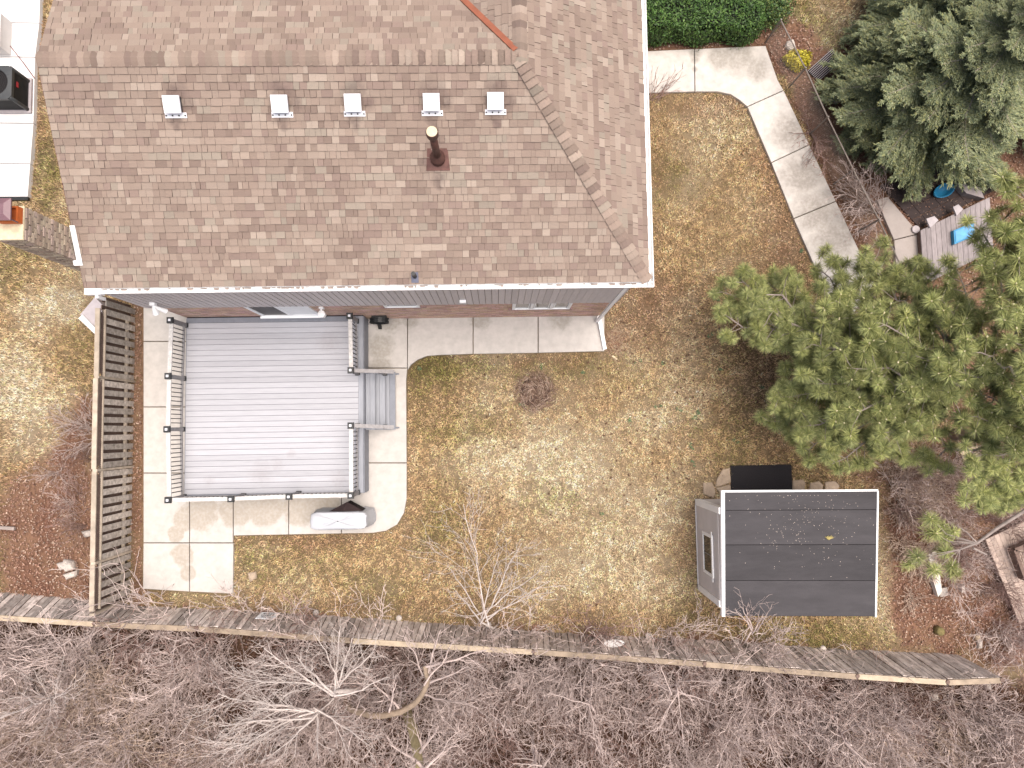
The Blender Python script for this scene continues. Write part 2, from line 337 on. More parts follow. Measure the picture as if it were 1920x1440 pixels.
# surfaces where nothing grows, in photograph pixels at ground level
PATIO = [(266,540),(690,540),(690,590),(1137,588),(1137,661),(815,668),(790,674),(774,686),(766,700),(764,940),(757,972),(740,992),(710,1001),(440,1006),(438,1116),(266,1108)]
PATH = [(1190,97),(1430,84),(1438,88),(1460,160),(1616,482),(1560,560),(1526,512),(1481,398),(1419,253),(1397,204),(1382,187),(1360,174),(1335,172),(1190,178)]
DRIVE = [(-600,-300),(82,-300),(78,0),(66,130),(62,250),(54,373),(-600,373)]
HOUSEP = [(330,597),(1118,592),(1120,250),(1110,-500),(330,-500)]
SHEDP = [(1310,942),(1560,938),(1560,1108),(1315,1108)]
MAT = [(1370,872),(1484,871),(1487,930),(1370,930)]
def blocked(px, py):
    r = np.zeros(px.shape, bool)
    for q in (PATIO, PATH, DRIVE, HOUSEP, SHEDP, MAT): r |= inpoly(px, py, q)
    return r

# ------------------------------------------------------------------ grass and leaf litter (what nobody could count)
def scatter_area(n, x0=-14.6, x1=15.4, y0=-6.8, y1=12.8):
    return NP.uniform(x0, x1, n), NP.uniform(y0, y1, n)
def make_grass(n=1000000):
    x, y = scatter_area(n)
    clump = vnoise(x, y, .075, 31) * .62 + vnoise(x, y, .17, 32) * .38
    keep = clump > NP.uniform(.22, .47, n); x, y = x[keep], y[keep]
    c, lit, pale, green, brown, px, py = zones(x, y)
    k = (~blocked(px, py)) & (NP.random(len(x)) > lit * 1.05) & (NP.random(len(x)) > brown * .6) & (px > -40) & (px < 1960) & (py > -40)
    x, y, c, green, pale = x[k], y[k], c[k], green[k], pale[k]; n = len(x)
    a = NP.uniform(0, 2*np.pi, n); ln = NP.uniform(.045, .10, n); w = NP.uniform(.007, .014, n); lean = NP.uniform(.35, 1.0, n)
    dx, dy = np.cos(a), np.sin(a); z0 = np.full(n, -.012)
    p0 = np.stack([x - dy*w, y + dx*w, z0], 1); p1 = np.stack([x + dy*w, y - dx*w, z0], 1)
    p2 = np.stack([x + dx*ln*lean, y + dy*ln*lean, ln*np.sqrt(1.05 - lean**2*.9) + .01], 1)
    v = np.stack([p0, p1, p2], 1).reshape(-1, 3); f = np.arange(3*n).reshape(-1, 3)
    j = NP.lognormal(0, .27, n)[:, None] * 1.36 * (.62 + .9 * np.clip(vnoise(x, y, .13, 34) , .1, .9))[:, None]; cc = c * j
    g = (NP.random(n) < (.10 + .5 * green))[:, None]; cc = np.where(g, cc * np.array([.70, .86, .60]), cc * np.array([1.03, 1.0, 1.0]))
    cc = np.clip(cc, .01, .8)
    return np_mesh('lawn_grass', v, f, M['blade'], np.repeat(cc, 3, 0))
tag(link('lawn_grass', make_grass()), 'dry straw coloured winter grass of the lawns', kind='stuff')

def leaf_mesh(name, x, y, z, size, cols, mats):
    n = len(x); a = NP.uniform(0, 2*np.pi, n); t = NP.normal(0, .45, n); l = size * NP.uniform(.6, 1.4, n); w = l * NP.uniform(.35, .75, n)
    d = np.stack([np.cos(a), np.sin(a), t], 1); d /= np.linalg.norm(d, axis=1)[:, None]
    s = np.stack([-np.sin(a), np.cos(a), NP.normal(0, .45, n)], 1); s /= np.linalg.norm(s, axis=1)[:, None]
    p = np.stack([x, y, z], 1); l = l[:, None]; w = w[:, None]; up = np.array([0, 0, 1.0]) * l * .25
    v = np.stack([p - d*l/2, p + s*w/2 + up, p + d*l/2, p - s*w/2 + up], 1).reshape(-1, 3); f = np.arange(4*n).reshape(-1, 4)
    return np_mesh(name, v, f, mats, np.repeat(cols, 4, 0))
def make_litter(n=330000):
    x, y = NP.uniform(-15.5, 16.5, n), NP.uniform(-10.5, 12.8, n)
    c, lit, pale, green, brown, px, py = zones(x, y)
    k = (~blocked(px, py)) & (NP.random(n) < np.maximum(lit * .85, np.maximum(brown * .22, .035))) & (px > -40) & (px < 1960) & (py > -40) & (py < 1480)
    x, y, c, px, py, lit = x[k], y[k], c[k], px[k], py[k], lit[k]; n = len(x)
    s = inpoly(px, py, SOUTH); base = np.array([[.33, .20, .15], [.43, .31, .24], [.19, .105, .08], [.27, .15, .11], [.40, .31, .25]])[NP.choice(5, n, p=[.3, .2, .25, .2, .05])]
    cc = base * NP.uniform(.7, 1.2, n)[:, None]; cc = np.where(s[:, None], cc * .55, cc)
    cc = np.where((lit < .3)[:, None], cc * .6 + c * .6, cc)
    return leaf_mesh('leaf_litter', x, y, NP.uniform(0, .05, n), .056, np.clip(cc, .01, .8), M['litter'])
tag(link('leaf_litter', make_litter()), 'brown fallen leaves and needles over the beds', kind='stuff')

def specks(name, pts, mk, mats, label):
    mb = MB()
    for p in pts: mk(mb, p)
    return tag(mb.build(name, mats), label, kind='stuff')
def cone_at(mb, p):
    a = Rr.uniform(0, 6.28); l = Rr.uniform(.025, .045); d = Vector((math.cos(a), math.sin(a), .1)) * l
    mb.tube([p - d, p - d*.3, p + d*.5, p + d], [.008, .026, .02, .006], 5)
pts = []
while len(pts) < 230:
    px, py = Rr.uniform(770, 1500), Rr.uniform(560, 1150)
    if Rr.random() < math.exp(-((px-1330)/190)**2 - ((py-760)/220)**2) + .30 and not blocked(np.array([px]), np.array([py]))[0]: pts.append(A(px, py, .035))
specks('fallen_pine_cones', pts, cone_at, M['cone'], 'small dark pine cones lying on the lawn')
M['weed'] = mat('green_weed', (.085, .125, .06), .3, 8, .7)
def weed_at(mb, p):
    for k in range(9):
        a = Rr.uniform(0, 6.28); l = Rr.uniform(.035, .08); d = Vector((math.cos(a), math.sin(a), Rr.uniform(.15, .6))) * l; s = Vector((-d.y, d.x, 0)).normalized() * .017
        mb.quad(p, p + d*.55 + s, p + d, p + d*.55 - s)
WEEDS = [(1012,690),(1195,675),(1235,760),(1270,765),(1305,780),(1182,790),(1300,838),(1297,870),(1345,590),(1330,630),(1305,775),(790,690),(1240,682),(1090,702),(1430,730),(1400,910),(1350,690),(1130,960),(980,760),(1378,830),(1500,470),(1340,560)]
specks('lawn_weeds', [A(x + Rr.uniform(-6, 6), y + Rr.uniform(-5, 5), .02) for (x, y) in WEEDS for _ in range(2)], weed_at, M['weed'], 'small dark green weeds dotted over the dry lawn')

# ------------------------------------------------------------------ concrete: every slab between two joints is a piece
def inset(poly, d):
    ar = sum(poly[i][0]*poly[(i+1) % len(poly)][1] - poly[(i+1) % len(poly)][0]*poly[i][1] for i in range(len(poly)))
    if ar < 0: poly = poly[::-1]
    out = []; n = len(poly)
    for i in range(n):
        a, b, c = Vector(poly[i-1][:2]), Vector(poly[i][:2]), Vector(poly[(i+1) % n][:2])
        e1 = (b - a).normalized(); e2 = (c - b).normalized(); n1 = Vector((-e1.y, e1.x)); n2 = Vector((-e2.y, e2.x))
        k = (n1 + n2); k = k / max(.35, k.length_squared / 2) ; out.append(b + k * d)
    return [(p.x, p.y) for p in out]
def slabs(parent, polys, m, z=.09, gap=.012):
    for k, q in enumerate(polys):
        w = [A(x, y, z)[:2] for x, y in q]; a = inset(w, gap); b = inset(w, gap + .012)
        ar = sum(w[i][0]*w[(i+1) % len(w)][1] - w[(i+1) % len(w)][0]*w[i][1] for i in range(len(w)))
        mb = MB(); n = len(a); i = 0
        mb.v = [(p[0], p[1], -.12) for p in a] + [(p[0], p[1], z - .010) for p in a] + [(p[0], p[1], z) for p in b]
        mb.f = [tuple(range(2*n, 3*n))]
        for r in (0, 1):
            for j in range(n):
                h = (j + 1) % n; mb.f.append((r*n + j, r*n + h, (r+1)*n + h, (r+1)*n + j))
        mb.c = [None] * len(mb.f); mb.m = [0] * len(mb.f)
        mb.build('slab', m, parent)
def structure(name, label=None):
    o = bpy.data.objects.new(name, None); COL.objects.link(o); return tag(o, label, kind='structure')
patio = structure('patio', 'pale concrete walk that wraps around the deck and runs along the house')
slabs(patio, [
    [(268,540),(352,540),(352,640),(268,640)], [(268,640),(352,640),(352,763),(268,763)], [(268,763),(352,763),(352,887),(268,887)], [(268,887),(355,887),(355,1018),(268,1018)],
    [(355,930),(437,930),(437,1018),(355,1018)], [(268,1018),(355,1018),(355,1110),(267,1105)], [(355,1018),(438,1018),(437,1114),(355,1110)],
    [(437,926),(541,924),(541,1003),(437,1005)], [(541,924),(640,922),(640,1001),(541,1003)],
    [(640,922),(686,922),(686,868),(763,868),(763,935),(758,962),(745,984),(724,996),(698,1000),(640,1001)],
    [(690,690),(764,690),(762,715),(763,868),(690,868)], [(684,593),(764,593),(764,690),(684,690)],
    [(764,593),(887,592),(887,664),(825,666),(800,668),(783,675),(771,684),(764,694)], [(887,592),(1009,591),(1009,662),(887,664)], [(1009,591),(1134,590),(1134,659),(1009,662)]], M['concrete'])
b = lambda *q: [(A(x, y, .08).x, A(x, y, .08).y, r) for (x, y, r) in q]
add_stains(M['concrete'], b((345,975,.35),(380,960,.5),(345,1040,.3),(355,1075,.22),(440,955,.5),(500,955,.45),(560,955,.42),(610,950,.4),(330,1000,.25)), (.30, .25, .185), .22, .6, 1.7, 1.7)
add_stains(M['concrete'], b((730,600,.35),(770,598,.25),(900,597,.3),(1050,597,.3),(715,650,.35),(715,690,.3)), (.20, .18, .14), .5, .5, 9, 1.2)
path = structure('garden_path', 'pale concrete path along the east side of the lawn')
slabs(path, [[(1170,97),(1302,91),(1303,172),(1170,176)], [(1302,91),(1436,85),(1459,150),(1470,169),(1401,200),(1387,188),(1370,177),(1345,172),(1303,172)],
    [(1401,200),(1470,169),(1518,271),(1446,305)], [(1446,305),(1518,271),(1568,377),(1488,410)], [(1488,410),(1568,377),(1640,530),(1580,620)]], M['conc_path'], .10)
add_stains(M['conc_path'], b((1385,105,.5),(1350,110,.35),(1420,130,.35),(1303,112,.12),(1303,100,.16),(1303,130,.08)), (.20, .18, .15), .7, .62, 3.2, 1.2)
add_stains(M['conc_path'], b((1480,250,.5),(1500,330,.55),(1530,400,.6),(1560,450,.6)), (.22, .195, .17), 1.0, .75, 5, 1.6)
drive = structure('side_driveway', 'bright concrete side drive beyond the west wall')
slabs(drive, [[(-500,-200),(81,-200),(74,43),(-500,36)], [(-500,36),(74,43),(66,107),(-500,100)], [(-500,100),(66,107),(63,231),(-500,226)], [(-500,226),(63,231),(57,307),(-500,303)], [(-500,303),(57,307),(52,369),(-500,371)]], M['conc_white'], .16)

# ------------------------------------------------------------------ house
ZE, ZR, YR = 5.5, 7.22, 7.03
YS = A(700, 543.5, ZE).y; XW = A(160, 549, ZE).x; XE = A(1224, 536, ZE).x; XR = A(976, 108, ZR).x
WY, WX0, WX1 = 3.17, -8.5, 2.92
house = thing('house', 'two storey house with a pinkish brown shingle roof above grey siding and brick', 'house', (-2.8, 6, 0))
mb = MB(); mb.box(WX0, WX1, WY + .03, 12.5, -.1, ZE - .12); wall = mb.build('wall', M['mortar'], house)
mb = MB()
rb = random.Random(3)
z = 0.0; row = 0
while z < 3.02:
    x = WX0 - (.11 if row % 2 else 0)
    while x < WX1:
        k = rb.uniform(.75, 1.25); mb.box(max(x, WX0), min(x + .205, WX1), WY, WY + .04, z, z + .062, (k, k * rb.uniform(.9, 1.1), k * rb.uniform(.85, 1.1))); x += .215
    z += .073; row += 1
tag(mb.build('brick_courses', M['brick'], wall), kind='stuff')
SZ0, SZ1, SY = 2.98, ZE - .14, 3.035
mb = MB(); mb.box(WX0, WX1 + .07, SY + .02, WY + .028, SZ0 + .01, SZ1); siding = mb.build('siding', M['fencedark'], house)
x = WX0
while x < WX1 + .05:
    mb = MB(); x1 = min(x + .142, WX1 + .07); mb.hexa([(x, SY + .012, SZ0), (x1, SY + .002, SZ0), (x1, SY + .019, SZ0), (x, SY + .019, SZ0), (x, SY + .012, SZ1), (x1, SY + .002, SZ1), (x1, SY + .019, SZ1), (x, SY + .019, SZ1)])
    mb.build('siding_board', M['siding'], siding); x += .153
# roof
def V(*a): return Vector(a)
EY = YS + .10; EXR = XE - .09
up_s = V(0, YR - EY, ZR - ZE - .03); SL = up_s.length; up_s.normalize(); n_s = V(1,0,0).cross(up_s).normalized()
TINTS = [((.335,.252,.210), 6), ((.305,.226,.188), 5), ((.37,.285,.238), 3.5), ((.262,.190,.160), 2.0), ((.335,.272,.226), 1.6), ((.40,.315,.265), 1.2), ((.285,.205,.176), 2.5)]
rs = random.Random(77)
def tint(): 
    c = rs.choices([t[0] for t in TINTS], [t[1] for t in TINTS])[0]; k = rs.uniform(.92, 1.08); return tuple(q * k for q in c)
TINTS = [((a[0] * .90, a[1] * .925, a[2] * .91), w) for a, w in TINTS]
TABS = []; EDGE = (.085, .058, .05)      # cut asphalt edges, coloured darker to paint in the shadow line of each course
def roof_plane(o, u, v, n, length, ulo, uhi, expo, off=0.0):
    nc = int(math.ceil(length / expo))
    for i in range(nc):
        v0, v1 = i * expo, min((i + 1) * expo + .012, length)
        a, bnd = min(ulo(v0), ulo(v1)), max(uhi(v0), uhi(v1)); x = a - rs.uniform(0, .2); th = .025; run = 0; prev = tint()
        while x < bnd:
            w = rs.choice((.09, .11, .125, .14, .16, .19, .22)); x1 = x + w
            t = th if run % 2 else th * .66; run += 1; t *= rs.uniform(.9, 1.1)
            c = tint() if rs.random() < .72 else prev; prev = c
            g = .004 if rs.random() < .25 else .0012
            q = []
            for (vv, hh) in ((v0, t), (v1, .0025)):
                lo, hi = max(x + g, ulo(vv)), min(x1 - g, uhi(vv))
                if hi < lo: hi = lo = (hi + lo) / 2
                lo = min(max(lo, ulo(vv)), uhi(vv)); hi = min(max(hi, ulo(vv)), uhi(vv))
                q.append((lo, hi, vv, hh))
            (l0, h0, _, t0), (l1, h1, _, t1) = q
            if max(h0 - l0, h1 - l1) > .008:
                P = lambda uu, vv, hh: o + u * uu + v * vv + n * (hh + off)
                jv = rs.uniform(-.003, .003)
                TABS.append(([P(l0, v0 + jv, -.002), P(h0, v0 + jv, -.002), P(h1, v1, -.002), P(l1, v1, -.002), P(l0, v0 + jv, t0), P(h0, v0 + jv, t0), P(h1, v1, t1), P(l1, v1, t1)], c))
            x = x1
o_s = V(XW, EY, ZE + .03)
roof_plane(o_s, V(1,0,0), up_s, n_s, SL, lambda v: 0.0, lambda v: (EXR - XW) - (v / SL) * (EXR - XR), SL / 31)
NZ = .32; NL = 2.6; up_n = V(0, -1, NZ).normalized(); n_n = V(-1,0,0).cross(up_n).normalized(); LN = NL * math.sqrt(1 + NZ*NZ)
WZ = .40; vk = NZ / WZ     # valley: west wing falls WZ per metre, north slope NZ per metre
o_n = V(XR, YR + NL, ZR - NL * NZ)
roof_plane(o_n, V(-1,0,0), up_n, n_n, LN, lambda v: (NL * (1 - v / LN)) * vk, lambda v: XR - XW, .143)
EL = V(XR - EXR, 0, ZR - ZE - .03); LE = EL.length; up_e = EL.normalized(); n_e = V(0,1,0).cross(up_e).normalized()
YN = 9.9
roof_plane(V(EXR, EY, ZE + .03), V(0,1,0), up_e, n_e, LE, lambda v: (v / LE) * (YR - EY), lambda v: YN - EY, .143)
up_w = V(1, 0, WZ).normalized(); n_w = V(0,-1,0).cross(up_w).normalized(); WL = 1.8; LW = WL * math.sqrt(1 + WZ*WZ)
roof_plane(V(XR - WL, YN, ZR - WL * WZ), V(0,-1,0), up_w, n_w, LW, lambda v: 0.0, lambda v: YN - YR - (WL * (1 - v / LW)) / vk, .143)
# sheathing under the shingles, closed soffit and gable
mb = MB(); e = .02
S0, S1, S2, S3 = V(XW, EY, ZE), V(EXR, EY, ZE), V(XR, YR, ZR - .03), V(XW, YR, ZR - .03)
N1, N0 = V(XR - NL * vk, YR + NL, ZR - .03 - NL * NZ), V(XW, YR + NL, ZR - .03 - NL * NZ)
E1, E0 = V(XR, YN, ZR - .03), V(EXR, YN, ZE)
W1 = V(XR - NL*vk, YN, ZR - .03 - NL*vk*WZ)
mb.quad(S0, S1, S2, S3); mb.quad(S3, S2, N1, N0); mb.quad(S1, E0, E1, S2); mb.quad(S2, E1, W1, N1)
low = lambda p: V(p.x, p.y, ZE - .13)
mb.quad(low(S0), S0, S3, low(S3)); mb.quad(low(S3), S3, N0, low(N0)); mb.quad(low(S0), low(S1), S1, S0); mb.quad(low(S1), low(E0), E0, S1)
mb.quad(low(S0), low(V(XW, YN, 0)), low(V(EXR, YN, 0)), low(S1))
roof = mb.build('roof', M['brownflash'], house)
def area_px(P):
    q = [proj(p) for p in P[4:8]]; a = 0
    for i in range(4): a += q[i][0] * q[(i+1) % 4][1] - q[(i+1) % 4][0] * q[i][1]
    c = sum(p[0] for p in q) / 4, sum(p[1] for p in q) / 4
    return abs(a) / 2 if -5 < c[0] < 1925 and -5 < c[1] < 1445 else 0
TABS.sort(key=lambda t: -area_px(t[0]))
for P, c in TABS[:300]:
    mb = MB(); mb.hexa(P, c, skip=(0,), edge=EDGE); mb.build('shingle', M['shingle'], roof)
mb = MB()
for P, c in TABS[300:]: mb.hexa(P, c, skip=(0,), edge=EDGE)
tag(mb.build('shingles', M['shingle'], roof), kind='stuff')
def caps(a, bb, na, nbv, wa, expo, name, lap=.02):   # folded caps from a to bb; na, nbv: unit vectors down each side
    a, bb = V(*a), V(*bb); d = (bb - a); L = d.length; d.normalize(); k = int(L / expo)
    for i in range(k + 1):
        p0 = a + d * (i * expo); p1 = a + d * min(L, (i + 1) * expo + lap); kk = rs.uniform(.78, 1.22); c = tuple(q * kk for q in tint()); mb = MB()
        up = -(na + nbv).normalized()
        ts = [(.034, .010)]
        for (t0, t1) in ts:
            m0, m1 = p0 + up * (t0 + .012), p1 + up * (t1 + .008)
            for sgn, q in ((0, na), (1, nbv)):
                nn = d.cross(q).normalized(); nn = nn if nn.dot(up) > 0 else -nn
                s0, s1 = p0 + q * (wa * .45) + nn * (t0 + .012), p1 + q * (wa * .45) + nn * (t1 + .008)
                e0, e1 = p0 + q * wa + nn * t0, p1 + q * wa + nn * t1
                f = (lambda *z: mb.quad(*z, c)) if sgn == 0 else (lambda p, q2, r, s: mb.quad(s, r, q2, p, c))
                f(m0, m1, s1, s0); f(s0, s1, e1, e0)
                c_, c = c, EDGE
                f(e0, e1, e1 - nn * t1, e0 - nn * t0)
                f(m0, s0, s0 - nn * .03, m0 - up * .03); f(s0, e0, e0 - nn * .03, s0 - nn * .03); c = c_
        mb.build(name, M['shingle'], roof)
caps((XW + .0, YR, ZR), (XR - .02, YR, ZR), -up_s, -up_n, .15, .125, 'ridge_cap', -.006)
caps((EXR - .02, EY + .02, ZE + .045), (XR - .02, YR - .06, ZR + .005), *(lambda h: ((-up_s - h * (-up_s).dot(h)).normalized(), (-up_e - h * (-up_e).dot(h)).normalized()))((V(XR, YR, ZR) - V(EXR, EY, ZE + .03)).normalized()), .14, .145, 'hip_cap', -.012)
caps((XR, YN, ZR), (XR, YR - .12, ZR + .004), -up_e, -up_w, .15, .145, 'ridge_cap', -.006)
mb = MB(); v0, v1 = V(XR - .09, YR + .13, ZR - .02), V(XR - NL*vk, YR + NL, ZR - NL*NZ + .02)
sx = V(.8, .62, 0).normalized() * .055
mb.hexa([v0 - sx, v0 + sx, v1 + sx, v1 - sx, v0 - sx + V(0,0,.035), v0 + sx + V(0,0,.035), v1 + sx + V(0,0,.035), v1 - sx + V(0,0,.035)]); mb.build('valley_flashing', M['rustvalley'], house)
# gutters: U-shaped troughs with a bead, and the white drip edge
def gutter(p0, p1, out, wall_z):
    mb = MB(); d = (V(*p1) - V(*p0)).normalized(); o = V(*out); p0, p1 = V(*p0), V(*p1)
    prof = [(0, 0), (0, -.11), (.09, -.11), (.105, -.01), (.118, 0), (.105, .006), (.092, -.006), (.08, -.09), (.012, -.09), (.012, 0)]
    n = len(prof); i = len(mb.v)
    for p in (p0, p1): mb.v += [tuple(p + o * a + V(0, 0, h)) for a, h in prof]
    for k in range(n):
        q = (k + 1) % n; mb.f.append((k, q, n + q, n + k)); mb.c.append(None); mb.m.append(0)
    mb.f += [tuple(range(n))[::-1], tuple(range(n, 2*n))]; mb.c += [None]*2; mb.m += [0]*2
    return mb
gutter((XW - .01, EY, ZE + .02), (XE + .02, EY, ZE + .02), (0, -1, 0), 0).build('gutter', M['gutter'], house)
gutter((EXR, EY - .10, ZE + .015), (EXR, YN, ZE + .015), (1, 0, 0), 0).build('gutter', M['gutter'], house)
mb = MB()
for k in range(70):      # leaves and grit lying in the troughs
    x = Rr.uniform(XW, XE - .1); l = Rr.uniform(.02, .12); mb.box(x, min(x + l, XE), EY - Rr.uniform(.02, .06), EY - .005, ZE - .05, ZE - .035 + Rr.uniform(0, .02))
mb.build('gutter_debris', M['bark'], house)
mb = MB(); mb.box(XW - .005, XW + .34, EY - .13, EY - .005, ZE - .12, ZE + .035); mb.build('fascia_corner', M['white'], house)
mb = MB(); mb.box(XW + .19, XW + .25, EY - .20, EY - .135, ZE - .32, ZE - .02); mb.build('rake_downspout', M['white'], house)
# rake trim
mb = MB()
for a, c2 in ((S0, S3), (S3, N0)): mb.beam(a + V(-.012, 0, -.05), c2 + V(-.012, 0, -.05), .02, .12)
mb.build('rake_trim', M['brownflash'], house)
# east downspout, elbow and extension
ds = house
pa, pb = V(2.87, EY - .06, ZE - .1), V(2.87, WY - .10, ZE - .45)
mb = MB(); mb.beam(pa, pb, .085, .065); mb.beam(pb, (2.87, WY - .18, .28), .085, .065, up=(0, 1, 0)); g1 = A(1123, 594, .2); g2 = A(1134, 655, .12)
mb.beam((2.87, WY - .18, .31), g1, .085, .065); mb.beam(g1, g2, .10, .075); mb.build('downspout', M['white'], house)
# patio door
dz = .95
dx0, dx1 = A(492, 596, dz).x, A(603, 590, dz).x
mb = MB(); door = None
mb.box(dx0, dx0 + .10, WY - .03, WY + .05, dz, 2.97); mb.box(dx1 - .10, dx1, WY - .03, WY + .05, dz, 2.97); mb.box(dx0 + .101, dx1 - .101, WY - .03, WY + .05, dz, dz + .09); mb.box((dx0+dx1)/2 - .06, (dx0+dx1)/2 + .06, WY - .025, WY + .05, dz + .091, 2.97)
mb.box(dx0 - .05, dx1 + .05, WY - .09, WY - .031, dz - .03, dz + .02)
door = mb.build('patio_door', M['white'], house)
mb = MB(); mb.box(dx0 + .1, (dx0+dx1)/2 - .06, WY - .012, WY - .004, dz + .09, 2.97); mb.build('glass_panel', M['darkglass'], door)
mb = MB(); mb.box((dx0+dx1)/2 + .06, dx1 - .1, WY - .012, WY - .004, dz + .09, 2.97); mb.build('blind_panel', M['white'], door)
mb = MB(); mb.box(dx0 - .06, dx1 + .1, WY - .06, WY - .005, .83, dz - .035); mb.build('door_sill', M['postwood'], house)
# windows
def window(px0, px1, py, zb, zt, lights, sill):
    x0, x1 = A(px0, py, zb).x, A(px1, py, zb).x; mb = MB(); fw = .055
    mb.box(x0, x1, WY - .05, WY + .03, zb, zb + fw); mb.box(x0, x1, WY - .05, WY + .03, zt - fw, zt)
    n = lights; w = (x1 - x0) / n
    for k in range(n + 1):
        c = min(max(x0 + k * w, x0 + fw/2), x1 - fw/2); mb.box(c - fw * .75 if 0 < k < n else c - fw/2, c + fw * .75 if 0 < k < n else c + fw/2, WY - .046, WY + .028, zb + fw + .001, zt - fw - .001)
    f = mb.build('window', M['white'], house)
    for k in range(n):
        mb = MB(); a, c = x0 + k*w + fw*1.05, x0 + (k+1)*w - fw*1.05
        mb.box(a, c, WY - .02, WY - .005, zb + fw + .002, zt - fw - .002); mb.build('pane', M['glass'], f)
        mb = MB()
        for q in (a, c - .03): mb.box(q, q + .03, WY - .034, WY - .021, zb + fw + .002, zt - fw - .002)
        mb.box(a + .031, c - .031, WY - .034, WY - .021, zb + fw + .002, zb + fw + .035); mb.build('sash', M['white'], f)
    if sill:
        mb = MB(); k = x0 - .1
        while k < x1 + .1: mb.box(k, k + .062, WY - .035, WY + .02, zb - .19, zb - .02, (.75, .72, .8)); k += .072
        mb.build('brick_sill', M['brick'], f)
window(960, 1068, 582, 1.62, 2.97, 3, True)
window(722, 788, 578, 2.15, 2.97, 1, True)
# floodlight, wall lamp, soffit vent box
def at_wall(px, py, y): 
    r = Vector(RC @ np.array([px - 960, 720 - py, -FOC])); s = y / r.y; return Vector((r.x * s, y, HCAM + r.z * s))
p = at_wall(287, 571, SY - .03); mb = MB(); mb.box(p.x - .06, p.x + .06, p.y - .03, p.y + .05, p.z - .06, p.z + .06); mb.tube([p + V(0,-.03,0), p + V(.02,-.10,-.02), p + V(.02, -.2, -.12)], [.02, .05, .075], 10); mb.tube([p + V(0,-.03,.02), p + V(.10,-.08,-.1), p + V(.2, -.12, -.24)], [.02, .045, .06], 10); mb.build('floodlight', M['white'], house)
p = at_wall(603, 578, WY - .03); mb = MB(); mb.box(p.x - .055, p.x + .055, p.y - .02, p.y + .03, p.z - .08, p.z + .08); mb.beam(p, p + V(.0, -.13, .05), .03, .03)
c = p + V(0, -.15, -.02); mb.tube([c + V(0,0,.07), c + V(0,0,.05), c + V(0,0,-.16), c + V(0,0,-.22)], [.03, .10, .085, .03], 6); mb.build('wall_lamp', M['white'], house)
p = at_wall(868, 565, SY - .02); mb = MB(); mb.box(p.x - .075, p.x + .075, p.y - .05, p.y + .02, p.z - .03, p.z + .09); mb.build('dryer_vent', M['white'], house)
p = A(714, 597, .35); mb = MB()
for k in range(7): 
    r = .2 + .012 * Rr.uniform(-1, 1); mb.tube([(p.x + r * math.cos(a) * 1.25, WY - .08 - .02 * k, .62 + r * math.sin(a)) for a in [j * math.pi / 8 for j in range(17)]], .014, 5, False)
mb.beam((p.x - .06, WY - .3, .05), (p.x - .06, WY - .05, .5), .1, .05); mb.box(p.x - .2, p.x + .2, WY - .06, WY - .001, .5, .7)
tag(mb.build('garden_hose', M['black']), 'black coiled garden hose on the brick wall right of the deck', 'hose')
# things on the roof
def roof_s(px, py): return on_plane(px, py, o_s, n_s)
for (px, py) in ((328, 191), (528, 190), (664, 188), (810, 187), (929, 185)):
    p = roof_s(px, py + 6); u = V(1,0,0); b1 = lambda a, c, h: p + u * a + up_s * c + n_s * h
    mb = MB(); mb.hexa([b1(-.14,-.13,.02), b1(.14,-.13,.02), b1(.14,.15,.02), b1(-.14,.15,.02), b1(-.14,-.13,.13), b1(.14,-.13,.13), b1(.14,.15,.13), b1(-.14,.15,.13)])
    v = mb.build('roof_vent', M['acgrey'], house)
    mb = MB(); mb.hexa([b1(-.16,-.155,.132), b1(.16,-.155,.132), b1(.16,.17,.132), b1(-.16,.17,.132), b1(-.155,-.15,.165), b1(.155,-.15,.165), b1(.155,.165,.165), b1(-.155,.165,.165)])
    mb.hexa([b1(-.13,-.12,.1652), b1(.13,-.12,.1652), b1(.13,.14,.1652), b1(-.13,.14,.1652), b1(-.10,-.07,.182), b1(.10,-.07,.182), b1(.10,.11,.182), b1(-.10,.11,.182)])
    mb.build('hood', M['vent'], v)
    mb = MB(); mb.hexa([b1(-.205,-.235,.012), b1(.205,-.235,.012), b1(.205,-.135,.016), b1(-.205,-.135,.016), b1(-.205,-.235,.03), b1(.205,-.235,.03), b1(.205,-.135,.03), b1(-.205,-.135,.03)]); mb.build('flange', M['vent'], v)
    for k in (-.18, -.06, .06, .18):
        mb = MB(); mb.tube([b1(k, -.19, .028), b1(k, -.19, .042)], .016, 8); mb.build('screw', M['black'], v)
VB = []
for (px, py) in ((328, 191), (528, 190), (664, 188), (810, 187), (929, 185)):
    for dx, dy, r_ in ((0, -12, .22), (0, 34, .12), (24, 4, .13), (4, 48, .07)):
        q = roof_s(px + dx, py + dy); VB.append((q.x, q.y, r_, q.z))
q = roof_s(822, 335); VB += [(q.x, q.y, .13, q.z), (q.x, q.y - .14, .07, q.z - .06)]
add_stains(M['shingle'], VB, (.10, .072, .068), .9, .55, 6, 1.0)
p = roof_s(821, 298); mb = MB(); top = p + V(0, 0, 1.12)
mb.tube([p + V(0,0,-.05), top], .073, 16); pipe = mb.build('flue_pipe', M['brownmetal'], house, True)
mb = MB(); mb.tube([p + V(0,0,-.02), p + V(0,0,.10), p + V(0,0,.17), p + V(0,0,.20)], [.15, .15, .10, .076], 16); mb.build('storm_collar', M['brownmetal'], pipe)
mb = MB(); b1 = lambda a, c, h: p + V(a,0,0) + up_s * c + n_s * h
mb.hexa([b1(-.235,-.22,.012), b1(.235,-.22,.012), b1(.2,.2,.012), b1(-.2,.2,.012), b1(-.235,-.22,.03), b1(.235,-.22,.03), b1(.2,.2,.02), b1(-.2,.2,.02)]); mb.build('flashing', M['brownflash'], pipe)
